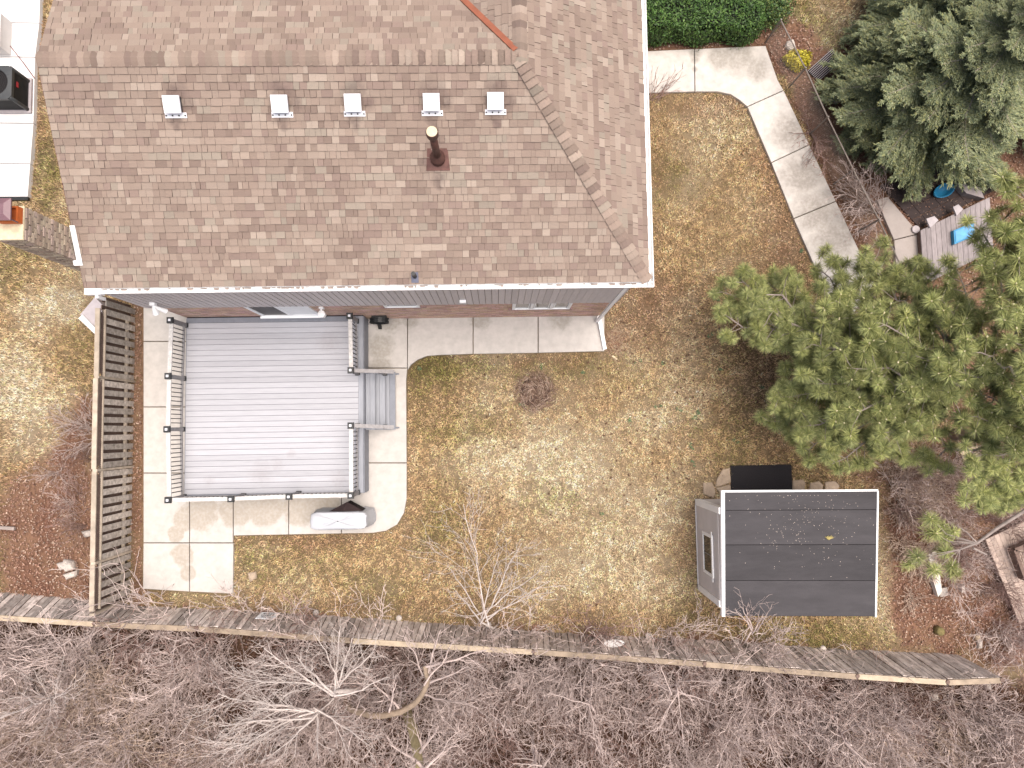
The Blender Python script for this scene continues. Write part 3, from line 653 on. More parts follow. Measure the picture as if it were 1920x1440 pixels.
mb = MB(); mb.tube([top + V(0,0,-.02), top + V(0,0,.05), top + V(0,0,.16), top + V(0,0,.18)], [.10, .115, .115, .105], 18); mb.build('cap_rim', M['brownmetal'], pipe)
mb = MB(); mb.tube([top + V(0,0,.175), top + V(0,0,.19)], .098, 18); mb.build('cap', M['crown'], pipe)
bpy.data.materials['chimney_crown']
p = roof_s(778, 519); mb = MB(); mb.tube([p, p + V(0,0,.32)], .045, 10); vp = mb.build('vent_pipe', M['black'], house)
mb = MB(); mb.hexa([b1(0,0,0)]*8) if False else None
bq = lambda a, c, h: p + V(a,0,0) + up_s * c + n_s * h
M['leadblue'] = mat('blue_grey_flashing', (.11, .115, .16), .2, 8, .5, spec=.4)
mb.hexa([bq(-.075,-.12,.014), bq(.075,-.12,.014), bq(.075,.1,.014), bq(-.075,.1,.014), bq(-.075,-.12,.03), bq(.075,-.12,.03), bq(.075,.1,.022), bq(-.075,.1,.022)]); mb.build('flashing', M['leadblue'], vp)
# chimney, brick by brick on the two faces that show
cx0, cx1, cy0, cy1, czt = -9.05, -8.56, 3.56, 4.18, 7.33
mb = MB(); mb.box(cx0 + .02, cx1 - .02, cy0 + .02, cy1 - .02, -.1, czt); chim = mb.build('chimney', M['mortar'], house)
rb = random.Random(9); CT = [(.54,.44,.34), (.47,.38,.29), (.58,.49,.37), (.42,.32,.25), (.50,.39,.33), (.37,.29,.23)]
z = czt - .085; row = 0; rest = MB(); cnt = 0
while z > .0:
    big = z > 5.4; hh = .078
    y = cy0 - (.1 if row % 2 else 0); cbase = CT[rb.randrange(6)]
    while y < cy1:
        y0, y1 = max(y, cy0), min(y + .195, cy1)
        if y1 - y0 > .03:
            c = rb.choice(CT); k = rb.uniform(.85, 1.15); c = tuple(q*k for q in c); pr = rb.uniform(-.006, .012)
            t = MB() if big else rest; t.box(cx1 - .03, cx1 + pr, y0 + .006, y1 - .006, z + .005, z + hh - .006, c)
            if big: t.build('brick', M['stonebrick'], chim); cnt += 1
        y += .205
    x = cx0 - (.1 if row % 2 else 0)
    while x < cx1 - .03:
        x0, x1 = max(x, cx0), min(x + .195, cx1 - .031)
        if x1 - x0 > .03:
            c = rb.choice(CT); k = rb.uniform(.8, 1.1); c = tuple(q*k for q in c)
            t = MB() if big else rest; t.box(x0 + .006, x1 - .006, cy0 - rb.uniform(0, .012), cy0 + .03, z + .005, z + hh - .006, c)
            if big: t.build('brick', M['stonebrick'], chim); cnt += 1
        x += .205
    z -= hh + .004; row += 1
tag(rest.build('brickwork', M['stonebrick'], chim), kind='stuff')
mb = MB(); mb.hexa([(cx0-.33,cy0-.01,czt+.0),(cx1-.01,cy0-.01,czt+.0),(cx1-.01,cy1+.01,czt+.0),(cx0-.33,cy1+.01,czt+.0),(cx0-.33,cy0+.0,czt+.045),(cx1-.02,cy0+.0,czt+.045),(cx1-.02,cy1,czt+.045),(cx0-.33,cy1,czt+.045)]); mb.build('crown_slab', M['crown'], chim, bevel=.01)
f0 = A(12, 388, czt + .14); f1 = A(36, 417, czt + .14); mb = MB(); fx0, fx1, fy0, fy1 = f0.x - .14, f1.x, f1.y, f0.y
for (a, b_, c, d) in ((fx0, fx1, fy0, fy0 + .03), (fx0, fx1, fy1 - .03, fy1), (fx1 - .03, fx1, fy0 + .031, fy1 - .031), (fx0, fx0 + .03, fy0 + .031, fy1 - .031)): mb.box(a, b_, c, d, czt + .046, czt + .19)
mb.box(fx0 + .03, fx1 - .03, fy0 + .03, fy1 - .03, czt + .046, czt + .12); mb.build('flue_liner', M['clay'], chim)
k0 = A(0, 372, czt + .42); k1 = A(20, 413, czt + .42)
mb = MB(); mb.box(k0.x - .25, k1.x, k1.y, k0.y, czt + .40, czt + .43); mb.hexa([(k0.x-.25,k1.y,czt+.4301),(k1.x,k1.y,czt+.4301),(k1.x,k0.y,czt+.4301),(k0.x-.25,k0.y,czt+.4301),(k0.x-.2,k1.y+.1,czt+.47),(k1.x-.1,k1.y+.1,czt+.47),(k1.x-.1,k0.y-.1,czt+.47),(k0.x-.2,k0.y-.1,czt+.47)])
mb.box(k1.x - .04, k1.x - .02, k1.y + .02, k1.y + .04, czt + .19, czt + .40); mb.build('rain_cap', M['capmetal'], chim)
mb = MB(); q = lambda a, c, h: V(XW + a, c, 0) + V(0, 0, ZE + .03 + (c - EY) * up_s.z / up_s.y + h)
mb.hexa([q(-.03, cy0-.10, .015), q(.075, cy0-.10, .015), q(.075, cy1+.02, .015), q(-.03, cy1+.02, .015), q(-.03, cy0-.10, .03), q(.075, cy0-.10, .03), q(.075, cy1+.02, .03), q(-.03, cy1+.02, .03)])
mb.hexa([q(-.10, cy0-.105, .031), q(.08, cy0-.105, .031), q(.08, cy0-.005, .031), q(-.10, cy0-.005, .031), q(-.10, cy0-.105, .043), q(.08, cy0-.105, .043), q(.08, cy0-.005, .043), q(-.10, cy0-.005, .043)])
mb.build('chimney_flashing', M['flash'], chim)

# ------------------------------------------------------------------ deck
DZ = .80; DX0, DX1, DY0, DY1 = -8.45, -3.66, -1.66, 3.14
deck = thing('deck', 'raised grey composite deck with black balusters and solar light post caps by the patio door', 'deck', (-6, .7, 0))
bx1 = A(672, 700, DZ).x
add_stains(M['deck'], [(-6.4, -1.1, .28, DZ), (-6.0, -.9, .16, DZ), (-4.3, -1.3, .2, DZ), (-5.6, -.6, .10, DZ), (-7.8, -1.3, .12, DZ), (-4.6, 2.4, .25, DZ)], (.22, .18, .17), 1.2, .22, 9, 2.0)
y = DY0; pitch = (DY1 - .14 - DY0) / 31; k = 0
for k in range(31):
    mb = MB(); y0 = DY0 + k * pitch; mb.box(DX0, bx1 - .004, y0 + .004, y0 + pitch - .004, DZ - .03, DZ); mb.build('deck_board', M['deck'], deck)
mb = MB(); mb.box(DX0, bx1 - .004, DY1 - .136, DY1, DZ - .03, DZ + .001); mb.build('border_board', M['deckdark'], deck)
mb = MB(); mb.box(DX0, DX1, DY1 + .004, WY - .002, .4, DZ - .008); mb.build('ledger_board', M['rubber'], deck)
mb = MB(); mb.box(bx1, DX1, DY0 - .02, DY1, DZ - .03, DZ + .001); mb.build('border_board', M['tread'], deck)
mb = MB(); mb.box(DX0 + .02, DX1 - .02, DY0 + .02, DY1, .12, DZ - .035); mb.build('underframe', M['rubber'], deck)
mb = MB()
for (a, b_, c, d) in ((DX0 + .0, DX1, DY0 - .03, DY0 - .003), (DX0 - .028, DX0 - .002, DY0 - .03, DY1), (DX1 + .002, DX1 + .028, DY0 - .03, DY1)): mb.box(a, b_, c, d, .02 + .1, DZ - .032)
mb.build('fascia_board', M['deckdark'], deck)
PZ = 1.72
posts = [(318,600),(314,705),(312,805),(314,938),(432,936),(541,931.5),(657,929.5),(657,798),(657,694),(655,592)]
PW = []
for (px, py) in posts:
    p = A(px, py, PZ + .06); p.z = 0
    PW.append(p)
    mb = MB(); mb.box(p.x - .05, p.x + .05, p.y - .05, p.y + .05, .12, PZ); po = mb.build('post', M['postwood'], deck)
    mb = MB(); mb.hexa([(p.x-.085,p.y-.085,PZ+.001),(p.x+.085,p.y-.085,PZ+.001),(p.x+.085,p.y+.085,PZ+.001),(p.x-.085,p.y+.085,PZ+.001),(p.x-.075,p.y-.075,PZ+.07),(p.x+.075,p.y-.075,PZ+.07),(p.x+.075,p.y+.075,PZ+.07),(p.x-.075,p.y+.075,PZ+.07)]); mb.build('post_cap', M['black'], po)
    mb = MB(); mb.box(p.x-.03, p.x+.03, p.y-.03, p.y+.03, PZ+.071, PZ+.085); mb.build('cap_light', M['vent'], po)
    mb = MB(); mb.box(p.x-.065, p.x+.065, p.y-.065, p.y+.065, DZ+.002, DZ+.07); mb.build('post_bracket', M['black'], po)
def rail(a, c):
    a, c = PW[a], PW[c]; d = (c - a).normalized()
    s, e = a + d * .052, c - d * .052
    mb = MB(); mb.beam(s + V(0,0,PZ - .05), e + V(0,0,PZ - .05), .10, .04); mb.build('top_rail', M['railwood'], deck)
    mb = MB(); mb.beam(s + V(0,0,DZ + .12), e + V(0,0,DZ + .12), .055, .05); mb.build('bottom_rail', M['postwood'], deck)
    n = int((e - s).length / .108)
    for k in range(1, n):
        p = s + (e - s) * (k / n); mb = MB(); mb.tube([p + V(0,0,DZ + .145), p + V(0,0,PZ - .075)], .0135, 6, False); mb.build('baluster', M['black'], deck)
for a, c in ((0,1),(1,2),(2,3),(3,4),(4,5),(5,6),(6,7),(8,9)): rail(a, c)
# stair of three treads with two handrails
sy0, sy1 = A(700, 806, .4).y, A(700, 697, .4).y
mb = MB(); sx0 = DX1 + .03
for yy in (sy0 + .03, sy1 - .07): mb.hexa([(sx0, yy, .1), (sx0 + .86, yy, .1), (sx0 + .86, yy + .04, .1), (sx0, yy + .04, .1), (sx0, yy, .72), (sx0 + .80, yy, .16), (sx0 + .80, yy + .04, .16), (sx0, yy + .04, .72)])
stair = mb.build('stair', M['deckdark'], deck)
edges = [(682, 702, .60), (702, 721, .40), (721, 740, .21)]
for k, (a, c, zz) in enumerate(edges):
    xa, xc = A(a, 750, zz).x, A(c, 750, zz).x
    if k == 0: xa = max(xa, sx0 + .002)
    for q in (0, 1):
        x0, x1 = xa + (xc - xa) * q / 2 + .003, xa + (xc - xa) * (q + 1) / 2 - .003
        mb = MB(); mb.box(x0, x1 + (.02 if q else 0), sy0, sy1, zz - .035, zz); mb.build('tread', M['railwood'] if False else (M['deckdark'] if (k == 2 and q) else M['tread']), stair)
    mb = MB(); mb.box(xa - .018, xa - .002, sy0 + .02, sy1 - .02, zz - .18 + .0, zz - .036) ; mb.build('riser', M['deckdark'], stair)
for i, (ex, ey) in ((8, (738, 697)), (7, (738, 801))):
    a = PW[i]; e = A(ex, ey, 1.02); mb = MB(); mb.beam(a + V(.05, 0, PZ - .06), e, .10, .045); h = mb.build('handrail', M['handrail'], stair)
    e2 = A(712, ey + (8 if i == 8 else 2), .95); yy = (a.y + e.y) / 2
    mb = MB(); q = a + (V(e.x, e.y, 0) - a) * .68; mb.box(q.x - .045, q.x + .045, q.y - .045, q.y + .045, .4, 1.16); mb.build('post', M['postwood'], stair)
    mb = MB(); mb.box(q.x - .06, q.x + .06, q.y - .06, q.y + .06, .401, .46); mb.build('post_bracket', M['black'], stair)
    for k in range(1, 5):
        s = a + (V(q.x, q.y, 0) - a) * (k / 5); t = (s - a).length / (V(e.x, e.y, 0) - a).length; zt = PZ - .06 + (1.02 - PZ + .06) * t
        mb = MB(); mb.tube([s + V(0,0,zt - .72), s + V(0,0,zt)], .0135, 6, False); mb.build('baluster', M['black'], stair)

# ------------------------------------------------------------------ covered barbecue
g0 = A(578, 960, .95); g1 = A(695, 1004, .5)
c0, c1 = A(581, 975, 1.0), A(691, 975, 1.0); gy = A(636, 976, 1.05).y; gx = (c0.x + c1.x) / 2; hw = (c1.x - c0.x) / 2
bbq = thing('covered_barbecue', 'barbecue under a pale grey fabric cover beside the deck', 'barbecue', (gx, gy, .1))
nu, nv = 40, 22; mb = MB(); rg = random.Random(4)
prof = [(.0, .0)]
def cov(u, v):     # u around, v from hem to crown
    a = 2 * math.pi * u; ca, sa = math.cos(a), math.sin(a); e = .32
    sx = math.copysign(abs(ca) ** e, ca); sy = math.copysign(abs(sa) ** e, sa)
    hgt = .12 + 1.0 * min(1, v / .55); k = 1 if v < .55 else math.sqrt(max(0, 1 - ((v - .55) / .45) ** 2 * .999))
    flare = 1.0 + .10 * (1 - min(1, v / .55)) + .035 * math.sin(a * 9 + 2.2) * (1 - min(1, v/.7)) + .02 * math.sin(a * 17 + v * 9)
    hgt += .09 * math.sin(max(0, min(1, (v - .55) / .45)) * math.pi / 2) + .02 * math.sin(a * 3 + v * 6) * (v > .3)
    return (gx + hw * .95 * sx * k * flare, gy + .235 * sy * k * flare, hgt - .03 * abs(sx) * (v > .5) + .03 * math.sin(a * 5) * (v < .1))
for j in range(nv + 1):
    for i in range(nu): mb.v.append(cov(i / nu, j / nv))
for j in range(nv):
    for i in range(nu):
        q = (i + 1) % nu; mb.f.append((j*nu+i, j*nu+q, (j+1)*nu+q, (j+1)*nu+i)); mb.c.append(None); mb.m.append(0)
mb.build('cover', M['cover'], bbq, True)
mb = MB(); a, b_, c = A(603, 966, 1.0), A(651, 941, .85), A(680, 957, .95); d = A(640, 966, 1.16)
lo = V(0, 0, -.45)
for (p, q, r) in ((a, b_, d), (b_, c, d)): mb.tri(p, q, r); mb.quad(p, p + lo, q + lo, q); 
mb.quad(b_, b_ + lo, c + lo, c); mb.build('lining_flap', M['darkcover'], bbq)
mb = MB(); mb.box(gx - .5, gx + .5, gy - .18, gy + .18, .1, .15); mb.build('base_tray', M['black'], bbq)

# ------------------------------------------------------------------ west fence: boards on both faces, open box top, rails and posts
fx = -10.30; FZ = 1.80
fw = thing('west_fence', 'weathered grey board fence with lattice top along the west side of the patio', 'fence', (fx, -.5, 0))
fy0, fy1 = A(171, 1156, FZ).y + .0, 3.6
rf = random.Random(8)
y = fy0 + .05; k = 0
while y < fy1:
    w = rf.uniform(.145, .16); jx = rf.uniform(-.006, .006); tl = rf.uniform(-.012, .012)
    if k % 2 == 0:
        mb = MB(); mb.hexa([(fx - .095+jx, y+tl, .02), (fx - .075+jx, y+tl, .02), (fx - .075+jx, y + w+tl, .02), (fx - .095+jx, y + w+tl, .02), (fx - .095, y, 1.50), (fx - .075, y, 1.50), (fx - .075, y + w, 1.50), (fx - .095, y + w, 1.50)])
    else:
        mb = MB(); mb.hexa([(fx + .035+jx, y+tl, .02), (fx + .055+jx, y+tl, .02), (fx + .055+jx, y + w+tl, .02), (fx + .035+jx, y + w+tl, .02), (fx + .035, y, 1.52), (fx + .055, y, 1.52), (fx + .055, y + w, 1.52), (fx + .035, y + w, 1.52)])
    mb.build('board', M['fencew'] if k % 2 else M['fencedark'], fw); y += .118; k += 1  # back boards get a darker wood that stands in for shade in the gaps
seg = [fy0 + .1, A(178, 1056, FZ).y, A(174, 882, FZ).y, A(180, 707, FZ).y, 3.3]
for i in range(len(seg) - 1):
    a, c = seg[i] + .03, seg[i+1] - .03
    j = rf.uniform(-.015, .015)
    mb = MB(); mb.box(fx - .075 + j, fx + .045 + j, a, c, FZ - .02, FZ + .02); mb.build('cap_rail', M['fencebeam'], fw)
    mb = MB(); mb.box(fx - .03 + j, fx + .062 + j, a, c, 1.525, 1.565); mb.build('mid_rail', M['fencebeam'], fw)
    mb = MB(); mb.box(fx - .03, fx + .03, a, c, .30, .39); mb.build('low_rail', M['fencebeam'], fw)
    mb = MB(); h = 1.57
    yy = a
    while yy < c - .2:
        mb.beam((fx + .02, yy, h), (fx + .02, yy + .2, FZ - .022), .022, .006, up=(1,0,0)); mb.beam((fx + .012, yy + .2, h), (fx + .012, yy, FZ - .022), .022, .006, up=(1,0,0)); yy += .05
    tag(mb.build('lattice', M['fencedark'], fw), kind='stuff')
for yy in seg[1:4] + [seg[0] - .05]:
    mb = MB(); mb.box(fx - .045, fx + .075, yy - .03, yy + .03, -.05, FZ + .03); mb.build('post', M['fencebeam'], fw)
mb = MB(); 
# ------------------------------------------------------------------ south fence: leaning board fence in sections
fs = thing('south_fence', 'long leaning board fence between the lawn and the bare thicket', 'fence', (0, -5.4, 0))
BASE = [(-75,1106),(40,1114),(137,1122),(212,1130),(282,1136),(398,1141),(541,1149),(675,1157),(812,1167),(1000,1182),(1185,1193),(1365,1201),(1548,1215),(1700,1221),(1797,1226)]
TOP = [(-120,1146),(0,1155),(100,1162),(178,1166),(250,1170),(370,1175),(520,1186),(660,1197),(800,1207),(1000,1218),(1200,1232),(1400,1247),(1606,1264),(1775,1275),(1876,1271)]
TZ = [.85,.85,.85,.85,.9,.95,1.05,1.15,1.2,1.25,1.3,1.4,1.5,1.6,1.65]
def interp(L, t):
    i = min(int(t), len(L) - 2); f = t - i; a, c = L[i], L[i+1]
    return tuple(p + (q - p) * f for p, q in zip(a, c)) if hasattr(a, '__len__') else a + (c - a) * f
def base_top(t):
    bx, by = interp(BASE, t); tx, ty = interp(TOP, t); zz = interp(TZ, t); return A(bx, by, .0), A(tx, ty - 3, zz)
t = 0.0; N_ = len(BASE) - 1
pb, ptp = base_top(0)
while t < N_ - .01:
    t2 = t + .001
    while t2 < N_ and (base_top(t2)[1] - ptp).length < .145: t2 += .01
    b2, p2 = base_top(min(t2, N_))
    n = (p2 - ptp).cross(ptp - pb).normalized(); o = n * (.0 if rf.random() < .5 else .018)
    w = (p2 - ptp) * .88; wb = (b2 - pb) * .88; h = rf.uniform(-.015, .015); dn = (pb - ptp).normalized()
    mb = MB(); q0, q1, q2, q3 = pb - dn * -.1 + o, pb + wb + dn * .1 + o, ptp + w + dn * h + o, ptp + dn * h + o
    th = n * .018
    mb.hexa([q0, q1, q2, q3, q0 + th, q1 + th, q2 + th, q3 + th]); mb.build('board', M['fencepale'] if rf.random() < math.exp(-((t - 8.6) / 1.5) ** 2) else M['fence'], fs)
    t, pb, ptp = t2, b2, p2
TS = [0.2, 3.0, 5.0, 7.0, 9.0, 10.6, 12.0, 13.0, 14.0]
M['beamtan'] = mat('tan_beam', (.30, .235, .175), .35, 3, .9, .3, rnd=.12)
M['bleach'] = mat('bleached_beam', (.42, .34, .25), .2, 6, .9, .3, rnd=.1)
for i in range(len(TS) - 1):
    a, c = base_top(TS[i])[1], base_top(TS[i+1] - .0)[1]; d = (c - a).normalized()
    off = V(0, -.075, .012 + .012 * (i % 2))
    mb = MB(); mb.beam(a + d * .03 + off + V(0, -.02, 0), c - d * .03 + off + V(0, -.02, 0), .135, .045); mb.build('cap_rail', M['beamtan'] if i % 3 else M['bleach'], fs)
    mb = MB(); mb.beam(a + d*.04 + V(0, -.06, -.55), c - d*.04 + V(0, -.06, -.55), .045, .09); mb.build('low_rail', M['fencebeam'], fs)
for tt in TS[1:]:
    q, p = base_top(tt); mb = MB(); mb.tube([q + V(0, -.12, -.1), p + V(0, -.075, .06)], .055, 8); mb.build('post', M['fencedark'], fs)
for (px, py) in ((592,1149),(748,1159),(916,1172),(1215,1192),(1380,1204),(1543,1216)):
    p = A(px, py, .06); mb = MB(); mb.tube([p + V(0,0,-.1), p + V(0,0,.02), p + V(0,0,.05)], [.085, .085, .06], 10); mb.build('footing', M['stone'], fs, True)
# sign on the fence: white board, dark print too small to read
b0, t0 = base_top(5.9); n = None
a = A(478, 1168, .80); c_ = A(512, 1170, .80); d_ = A(524, 1158, .42); e_ = A(491, 1156, .42)
nn = (c_ - a).cross(d_ - a).normalized(); nn = nn if nn.z > 0 else -nn
a, c_, d_, e_ = [q + nn * .12 for q in (a, c_, d_, e_)]
mb = MB(); mb.hexa([a, c_, d_, e_, a + nn*.012, c_ + nn*.012, d_ + nn*.012, e_ + nn*.012])
sg = mb.build('fence_sign', M['paper']); tag(sg, 'small white sign with dark print on the south fence', 'sign')
mb = MB(); U_, W_ = c_ - a, e_ - a
for r, (s0, s1) in enumerate(((.18, .80), (.14, .86), (.24, .76))):
    x = s0
    while x < s1:
        w = Rr.uniform(.05, .12); q = lambda u, v: a + U_ * u + W_ * v + nn * .0135
        v = .68 - r * .24; mb.quad(q(x, v), q(min(x + w, s1), v), q(min(x + w, s1), v + .15), q(x, v + .15)); x += w + .03
mb.build('sign_print', M['ink'], sg)
p = A(1150, 1206, .85); mb = MB(); mb.tube([p + V(0,.02,-.02), p + V(0,0,.03), p + V(0,0,.045)], [.30, .30, .24], 14)
for i, v in enumerate(mb.v): mb.v[i] = (v[0], p.y + (v[1] - p.y) * .42, v[2])
tag(mb.build('plastic_lid', M['conc_white'], None, True), 'white oval plastic lid caught on the south fence', 'lid')

# ------------------------------------------------------------------ shed
shed = thing('shed', 'grey garden shed with white trim and a flat black felt roof', 'shed', (7.5, -3.3, 0))
r00, r10, r11, r01 = A(1354, 1155, 2.05), A(1643, 1156, 2.05), A(1647, 918.5, 2.35), A(1353, 920.5, 2.35)
sx0_, sx1_ = A(1306, 940, .1).x, r10.x - .12; sy0_, sy1_ = A(1312, 1104, .1).y, A(1306, 938, .1).y
def rz(y): return 2.05 + (y - r00.y) / (r01.y - r00.y) * .30
mb = MB(); mb.hexa([(sx0_, sy0_, .05), (sx1_, sy0_, .05), (sx1_, sy1_, .05), (sx0_, sy1_, .05), (sx0_, sy0_, rz(sy0_) - .06), (sx1_, sy0_, rz(sy0_) - .06), (sx1_, sy1_, rz(sy1_) - .06), (sx0_, sy1_, rz(sy1_) - .06)])
wl = mb.build('wall', M['shedwall'], shed)
z = .12; 
while z < 2.3:     # lapped boards on the west and north walls, cut to the slope of the roof
    ya, yb = sy0_ + .13, sy1_ - .13
    la, lb = rz(ya) - .07, rz(yb) - .07; zb = z + .148
    if z < la - .02:
        mb = MB(); ta, tb = min(zb, la), min(zb, lb)
        mb.hexa([(sx0_ - .028, ya, z), (sx0_ - .001, ya, z), (sx0_ - .001, yb, z), (sx0_ - .028, yb, z), (sx0_ - .014, ya, ta), (sx0_ - .001, ya, ta), (sx0_ - .001, yb, tb), (sx0_ - .014, yb, tb)]); mb.build('siding_board', M['shedwall'], wl)
    if z < rz(sy1_) - .1:
        zt = min(zb, rz(sy1_) - .07)
        mb = MB(); mb.hexa([(sx0_ + .13, sy1_ + .001, z), (sx1_ - .13, sy1_ + .001, z), (sx1_ - .13, sy1_ + .028, z), (sx0_ + .13, sy1_ + .028, z), (sx0_ + .13, sy1_ + .001, zt), (sx1_ - .13, sy1_ + .001, zt), (sx1_ - .13, sy1_ + .014, zt), (sx0_ + .13, sy1_ + .014, zt)]); mb.build('siding_board', M['shedwall'], wl)
    z += .15
def trim(x0, x1, y0, y1, z0, z1, n='corner_trim'):
    mb = MB(); mb.box(x0, x1, y0, y1, z0, z1); mb.build(n, M['white'], shed)
trim(sx0_ - .034, sx0_ - .001, sy0_, sy0_ + .129, .06, rz(sy0_) - .07); trim(sx0_ - .034, sx0_ - .001, sy1_ - .129, sy1_, .06, rz(sy1_) - .07)
trim(sx0_ - .034, sx0_ + .129, sy1_ + .001, sy1_ + .034, .06, rz(sy1_) - .07); trim(sx1_ - .129, sx1_, sy1_ + .001, sy1_ + .034, .06, rz(sy1_) - .07)
trim(sx0_ - .034, sx0_ + .129, sy0_ - .034, sy0_ - .001, .06, rz(sy0_) - .07)
trim(sx0_ - .036, sx0_ - .001, sy0_ + .13, sy1_ - .13, .055, .118, 'base_trim')
trim(sx0_ - .04, sx0_ - .03, sy1_ - .30, sy1_ - .092, .12, rz(sy1_) - .1, 'door_trim') if False else None
# window in the west wall
wy0, wy1 = A(1340, 1078, 1.2).y, A(1330, 1000, 1.2).y; wz0, wz1 = .72, 1.62
mb = MB(); X0 = sx0_ - .05
for (a, c, e, f) in ((wy0, wy1, wz0, wz0 + .08), (wy0, wy1, wz1 - .08, wz1), (wy0, wy0 + .08, wz0 + .081, wz1 - .081), (wy1 - .08, wy1, wz0 + .081, wz1 - .081)): mb.box(X0, sx0_ + .01, a, c, e, f)
mb.box(X0 - .015, X0 - .001, wy0 - .1, wy1 + .1, wz1 - .07, wz1 + .02)
wf = mb.build('window', M['white'], shed); mb = MB(); mb.box(sx0_ - .036, sx0_ - .030, wy0 + .08, wy1 - .08, wz0 + .08, wz1 - .08); mb.build('pane', M['glass'], wf)
mb = MB(); ym = (wy0 + wy1) / 2; mb.box(sx0_ - .044, sx0_ - .037, ym - .008, ym + .008, wz0 + .081, wz1 - .081); mb.build('glazing_bar', M['postwood'], wf)
# roof: white fascia frame and four overlapping felt strips
def rp(u, v, h): 
    p = (r00 * (1-u) + r10 * u) * (1-v) + (r01 * (1-u) + r11 * u) * v; return p + V(0, 0, h)
mb = MB(); mb.hexa([rp(0,0,-.10), rp(1,0,-.10), rp(1,1,-.10), rp(0,1,-.10), rp(0,0,-.012), rp(1,0,-.012), rp(1,1,-.012), rp(0,1,-.012)]); rf_ = mb.build('roof', M['rubber'], shed)
vs_ = [0, .285, .57, .845, 1.0]; uA, uB = .021, .990
for k in range(4):
    a, c = vs_[k] + (.004 if k == 0 else .003), vs_[k+1] - (.012 if k == 3 else .003)
    mb = MB(); mb.hexa([rp(uA, a, -.011), rp(uB, a, -.011), rp(uB, c, -.011), rp(uA, c, -.011), rp(uA, a, .007), rp(uB, a, .007), rp(uB, c, .001), rp(uA, c, .001)]); mb.build('felt_strip', M['shedroof'], rf_)
mb = MB(); mb.hexa([rp(-.002,-.004,-.10), rp(uA-.002,-.004,-.10), rp(uA-.002,1.004,-.10), rp(-.002,1.004,-.10), rp(-.002,-.004,.016), rp(uA-.002,-.004,.016), rp(uA-.002,1.004,.016), rp(-.002,1.004,.016)]); mb.build('fascia', M['white'], shed)
for (u0, u1, v0, v1) in ((uA, .998, .989, 1.004), (uB + .001, 1.002, -.004, .988)):
    mb = MB(); mb.hexa([rp(u0,v0,-.10), rp(u1,v0,-.10), rp(u1,v1,-.10), rp(u0,v1,-.10), rp(u0,v0,.012), rp(u1,v0,.012), rp(u1,v1,.012), rp(u0,v1,.012)]); mb.build('fascia', M['white'], shed)
mb = MB()
for k in range(260):
    u, v = min(.97, max(.05, Rr.gauss(.52, .2))), min(.96, max(.3, Rr.gauss(.72, .17))); p = rp(u, v, .010); a = Rr.uniform(0, 6.3); d = V(math.cos(a), math.sin(a), 0) * Rr.uniform(.006, .014); s = V(-d.y, d.x, .0) * .6
    mb.quad(p - d, p - s, p + d, p + s)
M['seed'] = mat('pale_bits', (.45, .38, .33), .3, 9, .8)
tag(mb.build('roof_debris', M['seed']), 'pale seeds and needles strewn over the shed roof', kind='stuff')
mb = MB(); p = A(1556, 1008, 2.27); M['strawtwig'] = mat('straw_twig', (.42, .35, .14), .2, 9, .8)
for k in range(22):
    a = .25 + Rr.gauss(0, .35); d = V(math.cos(a), math.sin(a), .12) * Rr.uniform(.06, .13); q = p + V(Rr.uniform(-.07, .07), Rr.uniform(-.03, .03), .01); mb.tube([q - d*.5, q + d*.5], [.007, .003], 4)
tag(mb.build('straw_twig', M['strawtwig']), 'yellow dry twig lying on the black shed roof', 'twig')

# ------------------------------------------------------------------ mat, flagstones, rocks, stump
mb = MB(); q = [A(1370, 873, .05), A(1484, 871, .05), A(1487, 935, .05), A(1371, 936, .05)]; mb.prism([(p.x, p.y) for p in q], .012, .05)
m_ = mb.build('rubber_mat', M['rubber'], None, bevel=.012); tag(m_, 'black rubber mat on the grass north of the shed', 'mat')
def stone(name, pts, z, h, m, label, cat, group=None, round_=0.25, seed=1):
    r = random.Random(seed); w = [A(x, y, z)[:2] for x, y in pts]; cx = sum(p[0] for p in w)/len(w); cy = sum(p[1] for p in w)/len(w)
    ring = []
    for i in range(len(w)):
        a, c = Vector(w[i]), Vector(w[(i+1) % len(w)])
        for k in range(3): q = a.lerp(c, k/3); ring.append(((q.x - cx) * r.uniform(.94, 1.04), (q.y - cy) * r.uniform(.94, 1.04)))
    ar = sum(ring[i][0]*ring[(i+1) % len(ring)][1] - ring[(i+1) % len(ring)][0]*ring[i][1] for i in range(len(ring)))
    if ar < 0: ring = ring[::-1]
    n = len(ring); mb = MB(); lev = [(1.0, -.05), (1.02, h * .55), (1 - round_ * .4, h * .92), (1 - round_ * 1.6 if round_ < .5 else .45, h * 1.05)]
    for k, hh in lev:
        for (x, y) in ring: mb.v.append((cx + x * k, cy + y * k, hh + r.uniform(-1, 1) * h * .09))
    for l in range(3):
        for j in range(n): q = (j+1) % n; mb.f.append((l*n+j, l*n+q, (l+1)*n+q, (l+1)*n+j))
    mb.f.append(tuple(3*n + j for j in range(n))); mb.c = [None]*len(mb.f); mb.m = [0]*len(mb.f)
    o = mb.build(name, m); return tag(o, label, cat, group)
FL = [([(1319,905),(1335,904),(1342,922),(1338,934),(1318,926)], 'flagstone west end of the row beside the shed corner'), ([(1355,880),(1369,877),(1370,905),(1340,914),(1345,896)], 'largest flagstone touching the left edge of the black mat'),
      ([(1342,915),(1369,908),(1371,922),(1350,926)], 'small flagstone between the mat and the shed roof corner'), ([(1486,901),(1506,899),(1510,906),(1508,921),(1486,922)], 'flagstone touching the right edge of the black mat'),
      ([(1519,905),(1535,902),(1544,910),(1541,922),(1517,922)], 'middle flagstone of the three right of the mat'), ([(1547,904),(1566,902),(1574,911),(1570,922),(1545,922)], 'easternmost flagstone, under the pine branch')]
